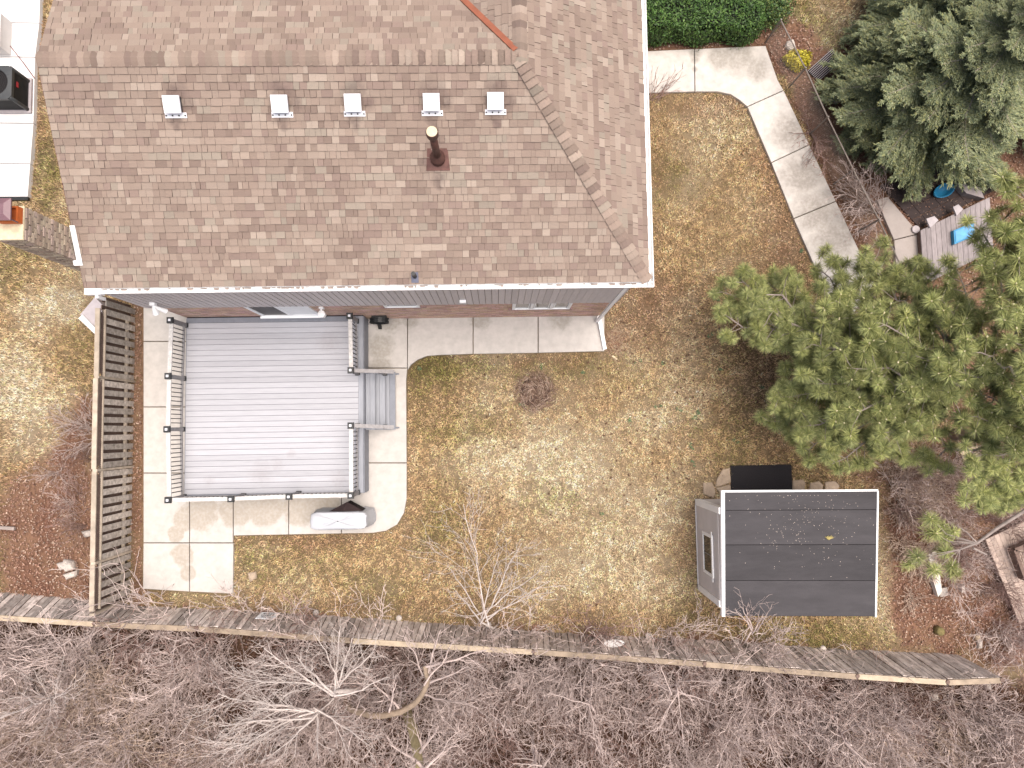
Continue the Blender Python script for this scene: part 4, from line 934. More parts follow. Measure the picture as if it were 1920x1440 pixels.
for k, (pts, lb) in enumerate(FL): stone('flagstone', pts, .03, .05, M['flag'], lb, 'flagstone', 'flagstones along the north side of the shed', .12, k)
ST = [([(108,1056),(122,1052),(126,1064),(114,1070)], .14, 'left small pale rock of the pair in the leaf bed'), ([(122,1048),(140,1052),(144,1066),(128,1071),(120,1062)], .22, 'largest pale rock in the leaf bed left of the west fence'),
      ([(121,1076),(146,1068),(144,1080),(126,1087)], .16, 'flat pale rock below the pair in the leaf bed'), ([(154,996),(172,992),(178,1003),(160,1008)], .15, 'pale rock against the west side of the west fence'),
      ([(464,1074),(480,1072),(482,1084),(468,1091)], .10, 'tan rock alone on the grass south of the patio')]
for k, (pts, h, lb) in enumerate(ST): stone('rock', pts, .05, h, M['stone'] if k < 4 else M['flag'], lb, 'rock', None, .5, 20 + k)
stone('rock', [(1475,78),(1487,74),(1492,90),(1481,96),(1472,88)], .05, .12, M['stone'], 'pale rock in the mulch beside the yellow shrub', 'rock', None, .4, 40)
for k, (pts, h, lb) in enumerate([([(1545,180),(1556,178),(1560,188),(1548,190)], .12, 'upper pale rock under the spruce edge'), ([(1562,182),(1574,180),(1576,191),(1564,194)], .12, 'round cream rock under the spruce edge'),
      ([(1826,1190),(1836,1188),(1836,1199),(1828,1201)], .12, 'tan rock nearest the stump in the east bed'), ([(1832,1200),(1840,1199),(1840,1216),(1832,1216)], .12, 'long tan rock by the fence end'), ([(1846,1281),(1856,1279),(1856,1291),(1846,1292)], .14, 'cream rock south of the fence end'),
      ([(1742,1303),(1756,1298),(1758,1310),(1746,1314)], .14, 'grey rock in the thicket below the fence end')]): stone('rock', pts, .05, h, M['stone'] if k != 2 else M['flag'], lb, 'rock', None, .5, 50 + k)
M['stump'] = mat('mossy_stump', (.16, .13, .055), .3, 14, .95, .6, 40)
p = A(1761, 1183, .1); mb = MB(); mb.tube([p + V(0,0,-.15), p + V(0,0,-.02), p + V(0,0,.08), p + V(0,0,.10)], [.14, .12, .115, .09], 14); tag(mb.build('tree_stump', M['stump'], None, True), 'low round mossy tree stump in the east bed', 'stump')
M['slabwood'] = mat('whitewashed_board', (.66, .62, .56), .15, 6, .8)
mb = MB(); q = [A(1743, 1040, .25), A(1757, 1033, .25), A(1762, 1080, .18), A(1764, 1108, .14), A(1756, 1118, .12), A(1748, 1082, .2)]; mb.prism([(a.x, a.y) for a in q], .02, .2); tag(mb.build('broken_board', M['slabwood']), 'broken white board under the lone pine branch', 'board')
mb = MB(); q = [A(1759, 1104, .1), A(1775, 1101, .1), A(1777, 1116, .1), A(1763, 1119, .1)]; mb.prism([(a.x, a.y) for a in q], .0, .12); tag(mb.build('wood_block', M['stone']), 'small pinkish block at the foot of the broken white board', 'block')
mb = MB(); q = [A(1802, 1098, .1), A(1808, 1096, .1), A(1809, 1110, .1), A(1803, 1111, .1)]; mb.prism([(a.x, a.y) for a in q], .0, .12); tag(mb.build('brick_end', M['stone']), 'narrow pale brick end in the dark leaves of the east bed', 'brick')
mb = MB(); mb.beam(A(0, 989, .05), A(28, 991, .05), .09, .08); mb.beam(A(-40, 986, .05), A(0.0, 989, .05), .09, .08); tag(mb.build('log', M['bark']), 'thin grey log lying in the leaf bed at the left edge', 'log')
# pale boards behind the west fence
q = [A(150, 596, .45), A(180, 560, .45), A(196, 600, .45), A(180, 627, .45)]
mb = MB(); mb.prism([(a.x, a.y) for a in (A(150,590,.5), A(178,557,.5), A(200,580,.5), A(200,628,.5))], .03, .50); pb_ = mb.build('paving_stack', M['palepaver']); tag(pb_, 'stack of pale paving slabs behind the west fence near the house', 'paving slabs')
mb = MB(); mb.prism([(a.x, a.y) for a in (A(147,597,.54), A(155,590,.54), A(186,622,.54), A(182,630,.54))], .502, .55); mb.build('white_slab', M['conc_white'], pb_)

# ------------------------------------------------------------------ dried grass clump on the lawn
cl = A(1003, 735, 0); mb = MB(); rg = random.Random(6); M['drytuft'] = mat('dried_tuft', (1, 1, 1), .2, 6, .9, tint=True)
for k in range(1100):
    r = rg.uniform(.0, .50) ** .8 ; a = rg.uniform(0, 6.283); p = cl + V(r * math.cos(a), r * math.sin(a), rg.uniform(.0, .16) * (1 - r * .9))
    b_ = a + math.pi/2 + rg.gauss(0, .75); l = rg.uniform(.1, .3); d = V(math.cos(b_), math.sin(b_), rg.uniform(-.12, .25)) * l; s = V(-d.y, d.x, 0).normalized() * rg.uniform(.003, .007)
    c = rg.choice([(.14,.08,.06), (.22,.14,.10), (.36,.26,.20), (.10,.06,.045), (.18,.12,.08), (.44,.33,.26)]); mid = p + d * .5 + V(0, 0, rg.uniform(0, .06))
    mb.quad(p - s, p + s, mid + s, mid - s, c); mb.tri(mid - s, mid + s, p + d + V(-d.y, d.x, 0) * rg.uniform(-.3, .3), c)
mb.tube([cl + V(0,0,-.05), cl + V(0,0,.03), cl + V(0,0,.05)], [.46, .42, .25], 20, col=(.055, .032, .026))
tag(mb.build('dried_grass_clump', M['drytuft']), 'round dead ornamental grass clump in the middle of the lawn', 'plant')
cl = A(1150, 640, 0); mb = MB()
for k in range(420):
    p = cl + V(rg.gauss(0, .16), rg.gauss(0, .2), 0); a = rg.gauss(.2, 1.1) - .4; l = rg.uniform(.12, .42); d = V(math.cos(a), math.sin(a), rg.uniform(.1, .6)) * l; s = V(-d.y, d.x, 0).normalized() * .004
    c = rg.choice([(.30,.17,.11), (.42,.29,.20), (.20,.10,.07), (.55,.43,.30)]); mb.tri(p - s, p + s, p + d, c)
tag(mb.build('dry_perennial', M['drytuft']), 'flattened dry plant stalks beside the downspout extension', 'plant')
mb = MB(); mb.beam(A(1148, 667, .03), A(1157, 674, .03), .05, .02); tag(mb.build('wood_chip', M['plankpale']), 'single pale wood chip on the lawn near the downspout end', 'wood chip')

# ------------------------------------------------------------------ air conditioner, utility box and cable on the drive
def box_obj(name, m, parent, *a):
    mb = MB(); mb.box(*a); return mb.build(name, m, parent)
ac = thing('air_conditioner', 'charcoal outdoor air conditioner with a red badge on the side drive', 'air conditioner')
ax1, ay0, ay1 = A(55, 207, .22).x, A(40, 208, .22).y, A(45, 150, .22).y; az0, az1 = .24, 1.0; ax0 = ax1 - (ay1 - ay0)
pad = box_obj('pad', M['palepaver'], ac, ax0 - .05, ax1 + .05, ay0 - .06, ay1 + .05, .16, .235)
box_obj('coil', M['accopper'], ac, ax0 + .03, ax1 - .03, ay0 + .03, ay1 - .03, az0, az1 - .05)
mb = MB()
for (x, y) in ((ax0, ay0), (ax1, ay0), (ax0, ay1), (ax1, ay1)): mb.tube([(x + (.04 if x == ax0 else -.04), y + (.04 if y == ay0 else -.04), az0), (x + (.04 if x == ax0 else -.04), y + (.04 if y == ay0 else -.04), az1 - .02)], .055, 8)
mb.build('corner_post', M['acgrey'], ac, True)
for k in range(13):
    z = az0 + .05 + k * .05; mb = MB(); mb.box(ax0 + .06, ax1 - .06, ay0 + .01, ay0 + .025, z, z + .02); mb.box(ax1 - .025, ax1 - .01, ay0 + .06, ay1 - .06, z, z + .02); mb.build('louvre', M['black'], ac)
mb = MB(); n = 28; R1, cxm, cym = (ay1 - ay0) * .41, (ax0 + ax1) / 2, (ay0 + ay1) / 2
for k in range(n):     # square top plate with a round opening
    def sq(t):
        a = 2*math.pi*t/n; c, s = math.cos(a), math.sin(a); m = max(abs(c), abs(s)); h = (ay1 - ay0) / 2 + .015; e = .86 + .14 * (1 - abs(abs(c) - abs(s)) ** .5) if False else 1
        return V(cxm + c / m * h * e, cym + s / m * h * e, az1)
    def ci(t): a = 2*math.pi*t/n; return V(cxm + R1*math.cos(a), cym + R1*math.sin(a), az1 + .02)
    mb.quad(sq(k), sq(k+1), ci(k+1), ci(k)); dn = V(0,0,-.10); mb.quad(sq(k) + dn, sq(k+1) + dn, sq(k+1), sq(k)); mb.quad(ci(k), ci(k+1), ci(k+1) + dn*2, ci(k) + dn*2)
mb.build('top_plate', M['acgrey'], ac)
mb = MB()
for k in range(4):
    a = k * math.pi/2 + .5; d = V(math.cos(a), math.sin(a), 0); s = V(-d.y, d.x, 0)
    mb.quad(V(cxm,cym,az1-.07) + d*.06 - s*.04 + V(0,0,.02), V(cxm,cym,az1-.07) + d*.06 + s*.04 - V(0,0,.02), V(cxm,cym,az1-.07) + d*R1*.9 + s*.10 - V(0,0,.02), V(cxm,cym,az1-.07) + d*R1*.9 - s*.10 + V(0,0,.02))
mb.tube([(cxm,cym,az1-.15), (cxm,cym,az1-.03)], .07, 12); mb.build('fan', M['silver'], ac)
for k in range(7):
    r = .07 + k * (R1 - .07) / 6; mb = MB(); mb.tube([(cxm + r*math.cos(j*math.pi/12), cym + r*math.sin(j*math.pi/12), az1 + .025) for j in range(25)], .004, 4, False); mb.build('guard_ring', M['black'], ac)
box_obj('badge', M['red'], ac, ax1 - .009, ax1 + .003, cym - .02, cym + .13, az1 - .30, az1 - .22)
ub = thing('utility_box', 'pale utility cabinet at the left edge of the side drive', 'cabinet')
u1 = A(21, 104, .16); u0 = A(21, 42, .16); mb = MB(); mb.box(u1.x - .9, u1.x, u1.y, u0.y, .16, .62); mb.build('cabinet', M['ubox'], ub, bevel=.012)
mb = MB(); mb.box(u1.x - .9, u1.x + .02, u1.y - .02, u0.y + .02, .621, .66); mb.build('lid', M['ubox'], ub, bevel=.012)
mb = MB(); a, c = A(19, 86, .4), A(65, 147, .18); mb.tube([a, a.lerp(c, .5) + V(0,0,-.05), c], .012, 6); tag(mb.build('cable', M['redcable']), 'thin dark red cable from the utility cabinet across the drive', 'cable')
mb = MB(); mb.box(-14.8, A(53, 374, .1).x, A(0, 374, 0).y - .06, A(0, 374, 0).y + .03, .0, .12) ; tag(mb.build('drive_edging', M['black']), 'black edging along the end of the side drive', 'edging')

# ------------------------------------------------------------------ hedge and shrubs in the north
def leafy(name, pts_fn, n, size, cols, m, parent=None, seed=1, smooth=False):
    r = np.random.default_rng(seed); P, Nn = pts_fn(n, r); n = len(P)
    t = r.normal(size=(n, 3)); t /= np.linalg.norm(t, axis=1)[:, None]; nn = Nn * 1.0 + t * .8; nn /= np.linalg.norm(nn, axis=1)[:, None]
    a = np.cross(nn, r.normal(size=(n, 3))); a /= np.linalg.norm(a, axis=1)[:, None]; b_ = np.cross(nn, a)
    l = (size * r.uniform(.6, 1.4, n))[:, None]; w = l * .5
    v = np.stack([P - a*l/2, P + b_*w/2, P + a*l/2, P - b_*w/2], 1).reshape(-1, 3); f = np.arange(4*n).reshape(-1, 4)
    c = np.array(cols)[r.choice(len(cols), n)] * r.uniform(.75, 1.25, n)[:, None]
    return link(name, np_mesh(name, v, f, m, np.repeat(c, 4, 0)), parent)
hx0, hx1 = A(1200, 40, 1.0).x - .3, A(1430, 60, .8).x; hy0, hy1 = A(1320, 84, 0).y, 14.0; hz = .92
hedge = thing('hedge', 'clipped dark green hedge north of the concrete path', 'hedge', ((hx0+hx1)/2, hy0 + 1, 0))
mb = MB(); mb.box(hx0 + .1, hx1 - .12, hy0 + .12, hy1, .05, hz - .12); mb.build('stems', M['hedgecore'], hedge)  # one solid near-black core box behind the leaves
def hp(n, r):
    f = r.random(n); x = r.uniform(hx0, hx1, n); y = r.uniform(hy0, hy1, n); z = hz + r.normal(0, .05, n); N_ = np.tile([0, 0, 1.0], (n, 1))
    s = f < .30; z[s] = r.uniform(.1, hz, s.sum()); y[s] = hy0 + r.normal(0, .05, s.sum()) + .07 * np.sin(x[s] * 5); N_[s] = [0, -1, .3]
    e = (f >= .30) & (f < .36); z[e] = r.uniform(.1, hz, e.sum()); x[e] = hx1 + r.normal(0, .05, e.sum()); N_[e] = [1, 0, .3]
    z += .10 * (np.sin(x * 4.1 + y * 2) * np.sin(y * 3.7)) * (z > .7)
    return np.stack([x, y, z], 1), N_
leafy('foliage', hp, 17000, .075, [(.035,.075,.018), (.05,.11,.022), (.075,.15,.03), (.028,.055,.016), (.10,.17,.04)], M['leaf'], hedge, 3)
def ball(c, rx, ry, rz):
    def f(n, r):
        d = r.normal(size=(n, 3)); d /= np.linalg.norm(d, axis=1)[:, None]; d[:, 2] = np.abs(d[:, 2]) ; k = (r.uniform(.45, 1.08, n))[:, None] * (1 + .15 * np.sin(d[:, :1] * 7 + d[:, 1:2] * 5))
        return np.array(c) + d * np.array([rx, ry, rz]) * k, d
    return f
p = A(1462, 14, .5); s_ = thing('green_shrub', 'rounded green shrub at the east end of the hedge', 'shrub', p)
leafy('foliage', ball((p.x - .2, p.y + .05, .2), .62, .6, .75), 4200, .07, [(.09,.16,.04), (.05,.10,.03), (.16,.20,.06), (.04,.075,.03)], M['leaf'], s_, 5)
mb = MB(); mb.tube([(p.x - .2, p.y, 0), (p.x - .2, p.y, .6)], [.05, .03], 6); mb.build('stem', M['bark'], s_)
p = A(1496, 111, .2); s_ = thing('yellow_shrub', 'small bright yellow shrub in the mulch by the chain link fence', 'shrub', p)
leafy('foliage', ball((p.x, p.y, .05), .40, .28, .38), 2600, .075, [(.62,.50,.03), (.48,.42,.04), (.70,.60,.10), (.30,.27,.03)], M['yellowleaf'], s_, 6)
mb = MB(); mb.tube([(p.x, p.y, 0), (p.x, p.y, .3)], [.03, .02], 6); mb.build('stem', M['bark'], s_)

# ------------------------------------------------------------------ chain link fence
ch = thing('chain_link_fence', 'thin chain link fence between the path and the spruce', 'fence', A(1530, 230, 0))
CL = [A(1464, 38, 1.15), A(1510, 128, 1.15), A(1552, 220, 1.15), A(1600, 318, 1.15), A(1648, 412, 1.15), A(1690, 500, 1.15)]
mb = MB(); mb.tube(CL, .019, 6); mb.build('top_rail', M['wire'], ch)
for p in CL: mb = MB(); mb.tube([(p.x, p.y, -.1), (p.x, p.y, 1.2)], .026, 6); mb.build('post', M['wire'], ch)
mb = MB()
for a, c in zip(CL, CL[1:]):
    L = (c - a).length; d = (c - a) / L; t = -1.1
    while t < L:
        for sg in (0, 1):
            s0, s1 = max(t, 0), min(t + 1.1, L)
            if s1 > s0:
                z0, z1 = .03 + (s0 - t), .03 + (s1 - t)
                if sg: z0, z1 = 1.13 - (s0 - t), 1.13 - (s1 - t)
                p0, p1 = a + d * s0, a + d * s1; mb.tube([(p0.x, p0.y, z0), (p1.x, p1.y, z1)], .0028, 3, False)
        t += .075
tag(mb.build('wire_mesh', M['wire'], ch), kind='stuff')
sf = thing('slatted_panel', 'dark slatted metal panel leaning by the spruce and mulch', 'panel', A(1540, 120, 0))
a0, a1 = A(1515, 133, .06), A(1561, 92, .55); n0, n1 = A(1534, 152, .06), A(1580, 111, .55)
mb = MB(); mb.quad(a0 - V(0,0,.03), n0 - V(0,0,.03), n1 - V(0,0,.03), a1 - V(0,0,.03)); mb.build('backing', M['rubber'], sf)
for k in range(9):
    f = k / 8; mb = MB(); mb.beam(a0.lerp(n0, f), a1.lerp(n1, f), .018, .02); mb.build('slat', M['palepaver'], sf)

# ------------------------------------------------------------------ neighbour's yard in the east
nb = structure('east_patio', 'beige concrete strip in the neighbouring yard')
slabs(nb, [[(1643,374),(1665,368),(1709,420),(1724,438),(1676,450)], [(1676,450),(1724,438),(1729,475),(1680,500)]], M['tank'], .12)
dp = structure('dark_terrace', 'dark paved terrace in the neighbouring yard')
E0, E1, E2 = A(1665, 368, .06), A(1818, 330, .06), A(1725, 432, .06)
ux = (A(1840, 370, .06) - A(1725, 428, .06)); uy = A(1668, 366, .06) - A(1725, 428, .06); o_ = A(1725, 428, .06)
for i in range(8):
    for j in range(5):
        g = .006; c = [o_ + ux * ((i + a) / 8 * 1.25) + uy * ((j + b2) / 5 * 1.3) for a, b2 in ((.02, .02), (.98, .02), (.98, .98), (.02, .98))]
        mb = MB(); mb.prism([(q.x, q.y) for q in c], -.02, .05 + Rr.uniform(0, .006)); mb.build('paver', M['darkpaver'], dp)
nd = thing('neighbour_deck', 'grey board deck in the yard beyond the chain link fence', 'deck', A(1780, 450, 0))
p0, p1, p3 = A(1726, 432, .35), A(1830, 382, .35), A(1732, 520, .35); bx = (p1 - p0) * 1.25; by = (p3 - p0)
for i in range(14):
    c = [p0 + bx * ((i + a) / 14) + by * b2 for a, b2 in ((.03, 0), (.97, 0), (.97, 1.15), (.03, 1.15))]; mb = MB(); mb.prism([(q.x, q.y) for q in c], .30, .35); mb.build('deck_board', M['neighdeck'], nd)
mb = MB(); c = [p0 + bx * .01 + by * .01, p0 + bx * .99 + by * .01, p0 + bx * .99 + by * 1.13, p0 + bx * .01 + by * 1.13]; mb.prism([(q.x, q.y) for q in c], 0, .298); mb.build('deck_frame', M['fencedark'], nd)
for q, lb in (([(1737,410),(1752,405),(1760,413),(1744,427)], 'pale paving stone on the edge of the neighbouring deck'), ([(1787,388),(1797,383),(1806,392),(1794,404)], 'pale paving stone half under the pine beside the neighbouring deck')):
    mb = MB(); w = [A(x, y, .42) for x, y in q]; mb.prism([(a.x, a.y) for a in w], .36, .42); tag(mb.build('paving_stone', M['palepaver']), lb, 'paving stone')
mb = MB(); p = A(1717, 430, .17); mb.tube([p + V(0,0,-.04), p + V(0,0,.02)], .11, 18); tag(mb.build('round_lid', M['palepaver']), 'round grey lid on the beige concrete strip', 'lid')
bl = thing('blue_table', 'framed light blue panel on the neighbouring grey deck', 'water table', A(1808, 440, .4))
w = [A(1790, 458, .5), A(1788, 432, .5), A(1826, 417, .5), A(1828, 442, .5)]; mb = MB(); mb.prism([(a.x, a.y) for a in w], .36, .50); mb.build('frame', M['blue'], bl)
i_ = inset([(a.x, a.y) for a in w], .04); mb = MB(); mb.prism(i_, .501, .512); mb.build('panel', M['bluelight'], bl)
p = A(1770, 357, .2); mb = MB(); th = .4
ring = lambda rx, ry, z: [(p.x + rx*math.cos(t)*math.cos(th) - ry*math.sin(t)*math.sin(th), p.y + rx*math.cos(t)*math.sin(th) + ry*math.sin(t)*math.cos(th), z) for t in [k*2*math.pi/24 for k in range(24)]]
for rr in (ring(.26, .15, .06), ring(.33, .20, .22), ring(.30, .17, .22), ring(.25, .14, .10)): mb.v += rr
for l in range(3):
    for j in range(24): q = (j+1) % 24; mb.f.append((l*24+j, l*24+q, (l+1)*24+q, (l+1)*24+j))
mb.f.append(tuple(72 + j for j in range(24))); mb.c = [None]*len(mb.f); mb.m = [0]*len(mb.f)
tag(mb.build('paddling_tub', M['blue'], None, True), 'oval blue plastic tub under the spruce boughs', 'tub')
mb = MB(); w = [A(1790, 338, .3), A(1838, 352, .3), A(1846, 372, .3), A(1812, 362, .3)]; mb.prism([(a.x, a.y) for a in w], .05, .3); tag(mb.build('grey_bench', M['neighdeck']), 'grey board bench beside the blue tub', 'bench')
# south-east neighbour: tan deck with a frame on it
n2 = thing('tan_deck', 'tan board deck at the right edge beyond the bare bushes', 'deck', A(1900, 1080, 0))
p0, p1, p3 = A(1848, 1012, .3), A(1948, 965, .3), A(1912, 1170, .3); bx = p3 - p0; by = (p1 - p0)
for i in range(16):
    c = [p0 + by * ((i + a) / 16 * 1.3) + bx * b2 for a, b2 in ((.03, 0), (.97, 0), (.97, 1.0), (.03, 1.0))]; mb = MB(); mb.prism([(q.x, q.y) for q in c], .25, .30); mb.build('deck_board', M['neighwood'], n2)
mb = MB(); c = [p0 + bx * .01 + by * .01, p0 + bx * .99 + by * .01, p0 + bx * .99 + by * 1.28, p0 + bx * .01 + by * 1.28]; mb.prism([(q.x, q.y) for q in c], 0, .248); mb.build('deck_frame', M['fencedark'], n2)
mb = MB(); w = [A(1898, 1030, .55), A(1940, 1012, .55), A(1965, 1060, .55), A(1918, 1085, .55)]
for k in range(4): mb.beam(w[k], w[(k+1) % 4], .10, .25)
tag(mb.build('planter_frame', M['fencedark']), 'dark brown wooden frame standing on the tan deck', 'planter')
for k, (a, c, lb) in enumerate(((A(1802, 851, .25), A(1832, 838, .25), 'upper pale plank under the pine at the right'), (A(1806, 862, .22), A(1838, 852, .22), 'lower pale plank under the pine at the right'))):
    mb = MB(); mb.beam(a, c, .11, .03); tag(mb.build('plank', M['plankpale']), lb, 'plank')
mb = MB(); w = [A(1688, 2, .3), A(1722, 2, .3), A(1720, 14, .3), A(1690, 12, .3)]; mb.prism([(a.x, a.y) for a in w], 0, .3); tag(mb.build('terracotta_tray', M['tarp']), 'orange tan tray at the top edge beside the spruce', 'tray')
mb = MB(); w = [A(1636, -20, .2), A(1690, -20, .2), A(1668, 8, .2), A(1640, 4, .2)]; mb.prism([(a.x, a.y) for a in w], 0, .2); tag(mb.build('white_slab', M['conc_white']), 'white slab corner at the top edge left of the spruce', 'slab')

# ------------------------------------------------------------------ bare trees and brush
def wander(a, c, n, amp, r):
    a, c = Vector(a), Vector(c); L = (c - a).length; out = [a.copy()]; off = Vector((0,0,0))
    for i in range(1, n + 1):
        off += Vector((r.gauss(0,1), r.gauss(0,1), r.gauss(0,1))) * amp * L / n; f = i / n
        out.append(a.lerp(c, f) + off * (1 if i < n else 1))
    return out
def sub(mb, pts, r0, lev, r, dens, sides, spread=.9, up=.35, rmin=.0075, tips=None):
    # side shoots along a polyline, recursively
    L = sum((pts[i+1] - pts[i]).length for i in range(len(pts) - 1))
    n = max(1, int(dens * L * (1 + .4 * lev)))
    for k in range(n):
        f = .18 + .8 * (k + r.random()) / n; i = min(int(f * (len(pts) - 1)), len(pts) - 2); g = f * (len(pts) - 1) - i
        p = pts[i].lerp(pts[i+1], g); d = (pts[i+1] - pts[i]).normalized()
        s = Vector((r.gauss(0,1), r.gauss(0,1), r.gauss(0,1))); s = (s - d * s.dot(d)).normalized()
        nd = (d + s * spread * r.uniform(.6, 1.3) + Vector((0, 0, up))).normalized()
        l = L * r.uniform(.28, .62) * (1.15 - .6 * f); rad = max(rmin, r0 * (.62 - .3 * f))
        if l < .06: continue
        m = 3 if l > .25 else 2; q = wander(p, p + nd * l, m, .16, r)
        mb.tube(q, [rad * (1 - .75 * j / m) + .0012 for j in range(m + 1)], 3 if rad < .008 else sides, False)
        if lev > 0: sub(mb, q, rad * .8, lev - 1, r, dens * 1.25, sides, spread, up, rmin, tips)
def shrub_mesh(name, seed, h, stems, m, spread=.55, lev=2, dens=1.9, r0=.014):
    r = random.Random(seed); mb = MB()
    for k in range(stems):
        a = r.uniform(0, 6.283); s = r.uniform(.1, 1) * spread * h; t = (math.cos(a) * s, math.sin(a) * s, h * r.uniform(.6, 1.05))
        b0 = (r.gauss(0, .08), r.gauss(0, .08), -.03); q = wander(b0, t, 6, .22, r); rr = r0 * r.uniform(.7, 1.2)
        mb.tube(q, [rr * (1 - .7 * j / 6) for j in range(7)], 4, False); sub(mb, q, rr, lev, r, dens, 3)
    return mb.mesh(name, m)
shrubs = [shrub_mesh('bare_shrub', 100, 1.9, 9, M['twig'], .6, 2, 1.7), shrub_mesh('bare_shrub', 101, 1.5, 11, M['twig'], .9, 1, 3.4), shrub_mesh('bare_shrub', 102, 2.3, 7, M['twig'], .5, 2, 1.5), shrub_mesh('bare_shrub', 103, 1.3, 12, M['twigdark'], 1.0, 1, 3.4), shrub_mesh('bare_shrub', 104, 1.1, 14, M['twig'], 1.2, 1, 3.6, .011), shrub_mesh('dry_stems', 105, .42, 26, M['twigtan'], 1.9, 1, 4.5, .008)]
SL_ = 'leafless twiggy shrub in the grey brown thicket south of the fence'
rsb = random.Random(55); placed = []
for k, (px, py) in enumerate([(60,1230),(160,1260),(120,1350),(260,1240),(330,1300),(240,1400),(400,1240),(760,1260),(850,1300),(930,1250),(1010,1290),(1090,1260),(1180,1300),(1260,1270),(1340,1310),(1430,1290),(1520,1320),(1610,1330),(1690,1330),(1780,1340),(1860,1360),(1250,1210),(1450,1230),(1100,1215),(300,1200),(560,1205),(230,1165),(330,1172),(420,1178),(700,1215),(980,1232),(1060,1238),(1160,1240),(1230,1235),(1290,1242),(1360,1252),(1420,1250),(880,1222),(600,1200),(480,1190)]):
    o = link('bare_shrub', shrubs[k % 5]); p = A(px, py - 30, 0); o.location = (p.x, p.y, 0); o.rotation_euler = (0, 0, rsb.uniform(0, 6.28)); s = rsb.uniform(.8, 1.2); o.scale = (s, s, s * rsb.uniform(.9, 1.15)); tag(o, SL_, 'shrub', 'leafless shrubs of the south thicket'); placed.append(o)
# the rest of the thicket as one mass: geometry nodes scatter of the same shrubs over the strip south of the fence
def thicket(name, sources, poly, density, seed, smin, smax, label):
    mb = MB(); w = [A(x, y, 0) for x, y in poly]; mb.v = [tuple(p) for p in w]; mb.f = [tuple(range(len(w)))]; mb.c = [None]; mb.m = [0]
    o = mb.build(name, M['twig']); tag(o, label, kind='stuff')
    ng = bpy.data.node_groups.new(name, 'GeometryNodeTree'); ng.interface.new_socket('Geometry', in_out='INPUT', socket_type='NodeSocketGeometry'); ng.interface.new_socket('Geometry', in_out='OUTPUT', socket_type='NodeSocketGeometry')
    N = ng.nodes; L = ng.links; gi = N.new('NodeGroupInput'); go = N.new('NodeGroupOutput'); jn = N.new('GeometryNodeJoinGeometry')
    for k, src in enumerate(sources):
        d = N.new('GeometryNodeDistributePointsOnFaces'); d.distribute_method = 'RANDOM'; d.inputs['Density'].default_value = density / len(sources); d.inputs['Seed'].default_value = seed + k
        oi = N.new('GeometryNodeObjectInfo'); oi.inputs['Object'].default_value = src; oi.inputs['As Instance'].default_value = True; oi.transform_space = 'ORIGINAL'
        ip = N.new('GeometryNodeInstanceOnPoints'); rv = N.new('FunctionNodeRandomValue'); rv.data_type = 'FLOAT_VECTOR'; rv.inputs[0].default_value = (-.18, -.18, 0); rv.inputs[1].default_value = (.18, .18, 6.283); rv.inputs['Seed'].default_value = k + seed
        rsn = N.new('FunctionNodeRandomValue'); rsn.data_type = 'FLOAT'; rsn.inputs[2].default_value = smin; rsn.inputs[3].default_value = smax; rsn.inputs['Seed'].default_value = k + seed + 50
        L.new(gi.outputs[0], d.inputs['Mesh']); L.new(d.outputs['Points'], ip.inputs['Points']); L.new(oi.outputs['Geometry'], ip.inputs['Instance']); L.new(rv.outputs[0], ip.inputs['Rotation']); L.new(rsn.outputs[1], ip.inputs['Scale']); L.new(ip.outputs[0], jn.inputs[0])
    L.new(jn.outputs[0], go.inputs[0]); md = o.modifiers.new('scatter', 'NODES'); md.node_group = ng
    return o
thicket('brush_thicket', placed[:5], [(-60,1175),(200,1182),(700,1206),(1100,1230),(1500,1270),(1700,1292),(1960,1300),(2000,1500),(-60,1500)], 3.9, 3, .45, .95, 'dense grey brown leafless brush south of the fence')
tb = link('bare_shrub', shrub_mesh('bare_shrub', 140, 1.0, 16, M['twigtan'], 1.3, 1, 4.2, .010)); tb.location = A(90, 1340, 0); tag(tb, 'low tan brown bush in the leaf litter at the bottom left', 'shrub')
thicket('tan_brush', [tb], [(-60,1240),(180,1230),(430,1330),(620,1500),(-60,1500)], 1.6, 91, .6, 1.0, 'low tan scrub mixed into the bottom left of the thicket')
thicket('tan_scrub', [tb], [(1500,1330),(1960,1330),(1960,1500),(1400,1500)], 1.0, 97, .5, .9, 'low tan scrub mixed into the bottom right of the thicket')
thicket('east_brush', [placed[3], placed[4]], [(1665,905),(1800,830),(1900,860),(1960,900),(1960,1300),(1880,1260),(1840,1190),(1800,1130),(1720,1060),(1680,1010)], 3.6, 31, .35, .75, 'tangled dry brush in the east bed behind the shed')
ds_ = link('dry_bush', shrubs[5]); ds_.location = A(1700, 960, 0); tag(ds_, 'low tangle of dry tan stalks just east of the shed', 'bush')
thicket('dry_stem_tangle', [ds_], [(1656,880),(1720,850),(1800,850),(1800,1000),(1740,1060),(1700,1200),(1680,1000)], 5.5, 71, .6, 1.15, 'tangled dry tan stems covering the east bed')
thicket('west_brush', [placed[3], placed[4]], [(95,890),(140,830),(172,770),(172,1000),(120,980)], 2.2, 41, .35, .6, 'low reddish bare twigs in the leaf bed west of the fence')

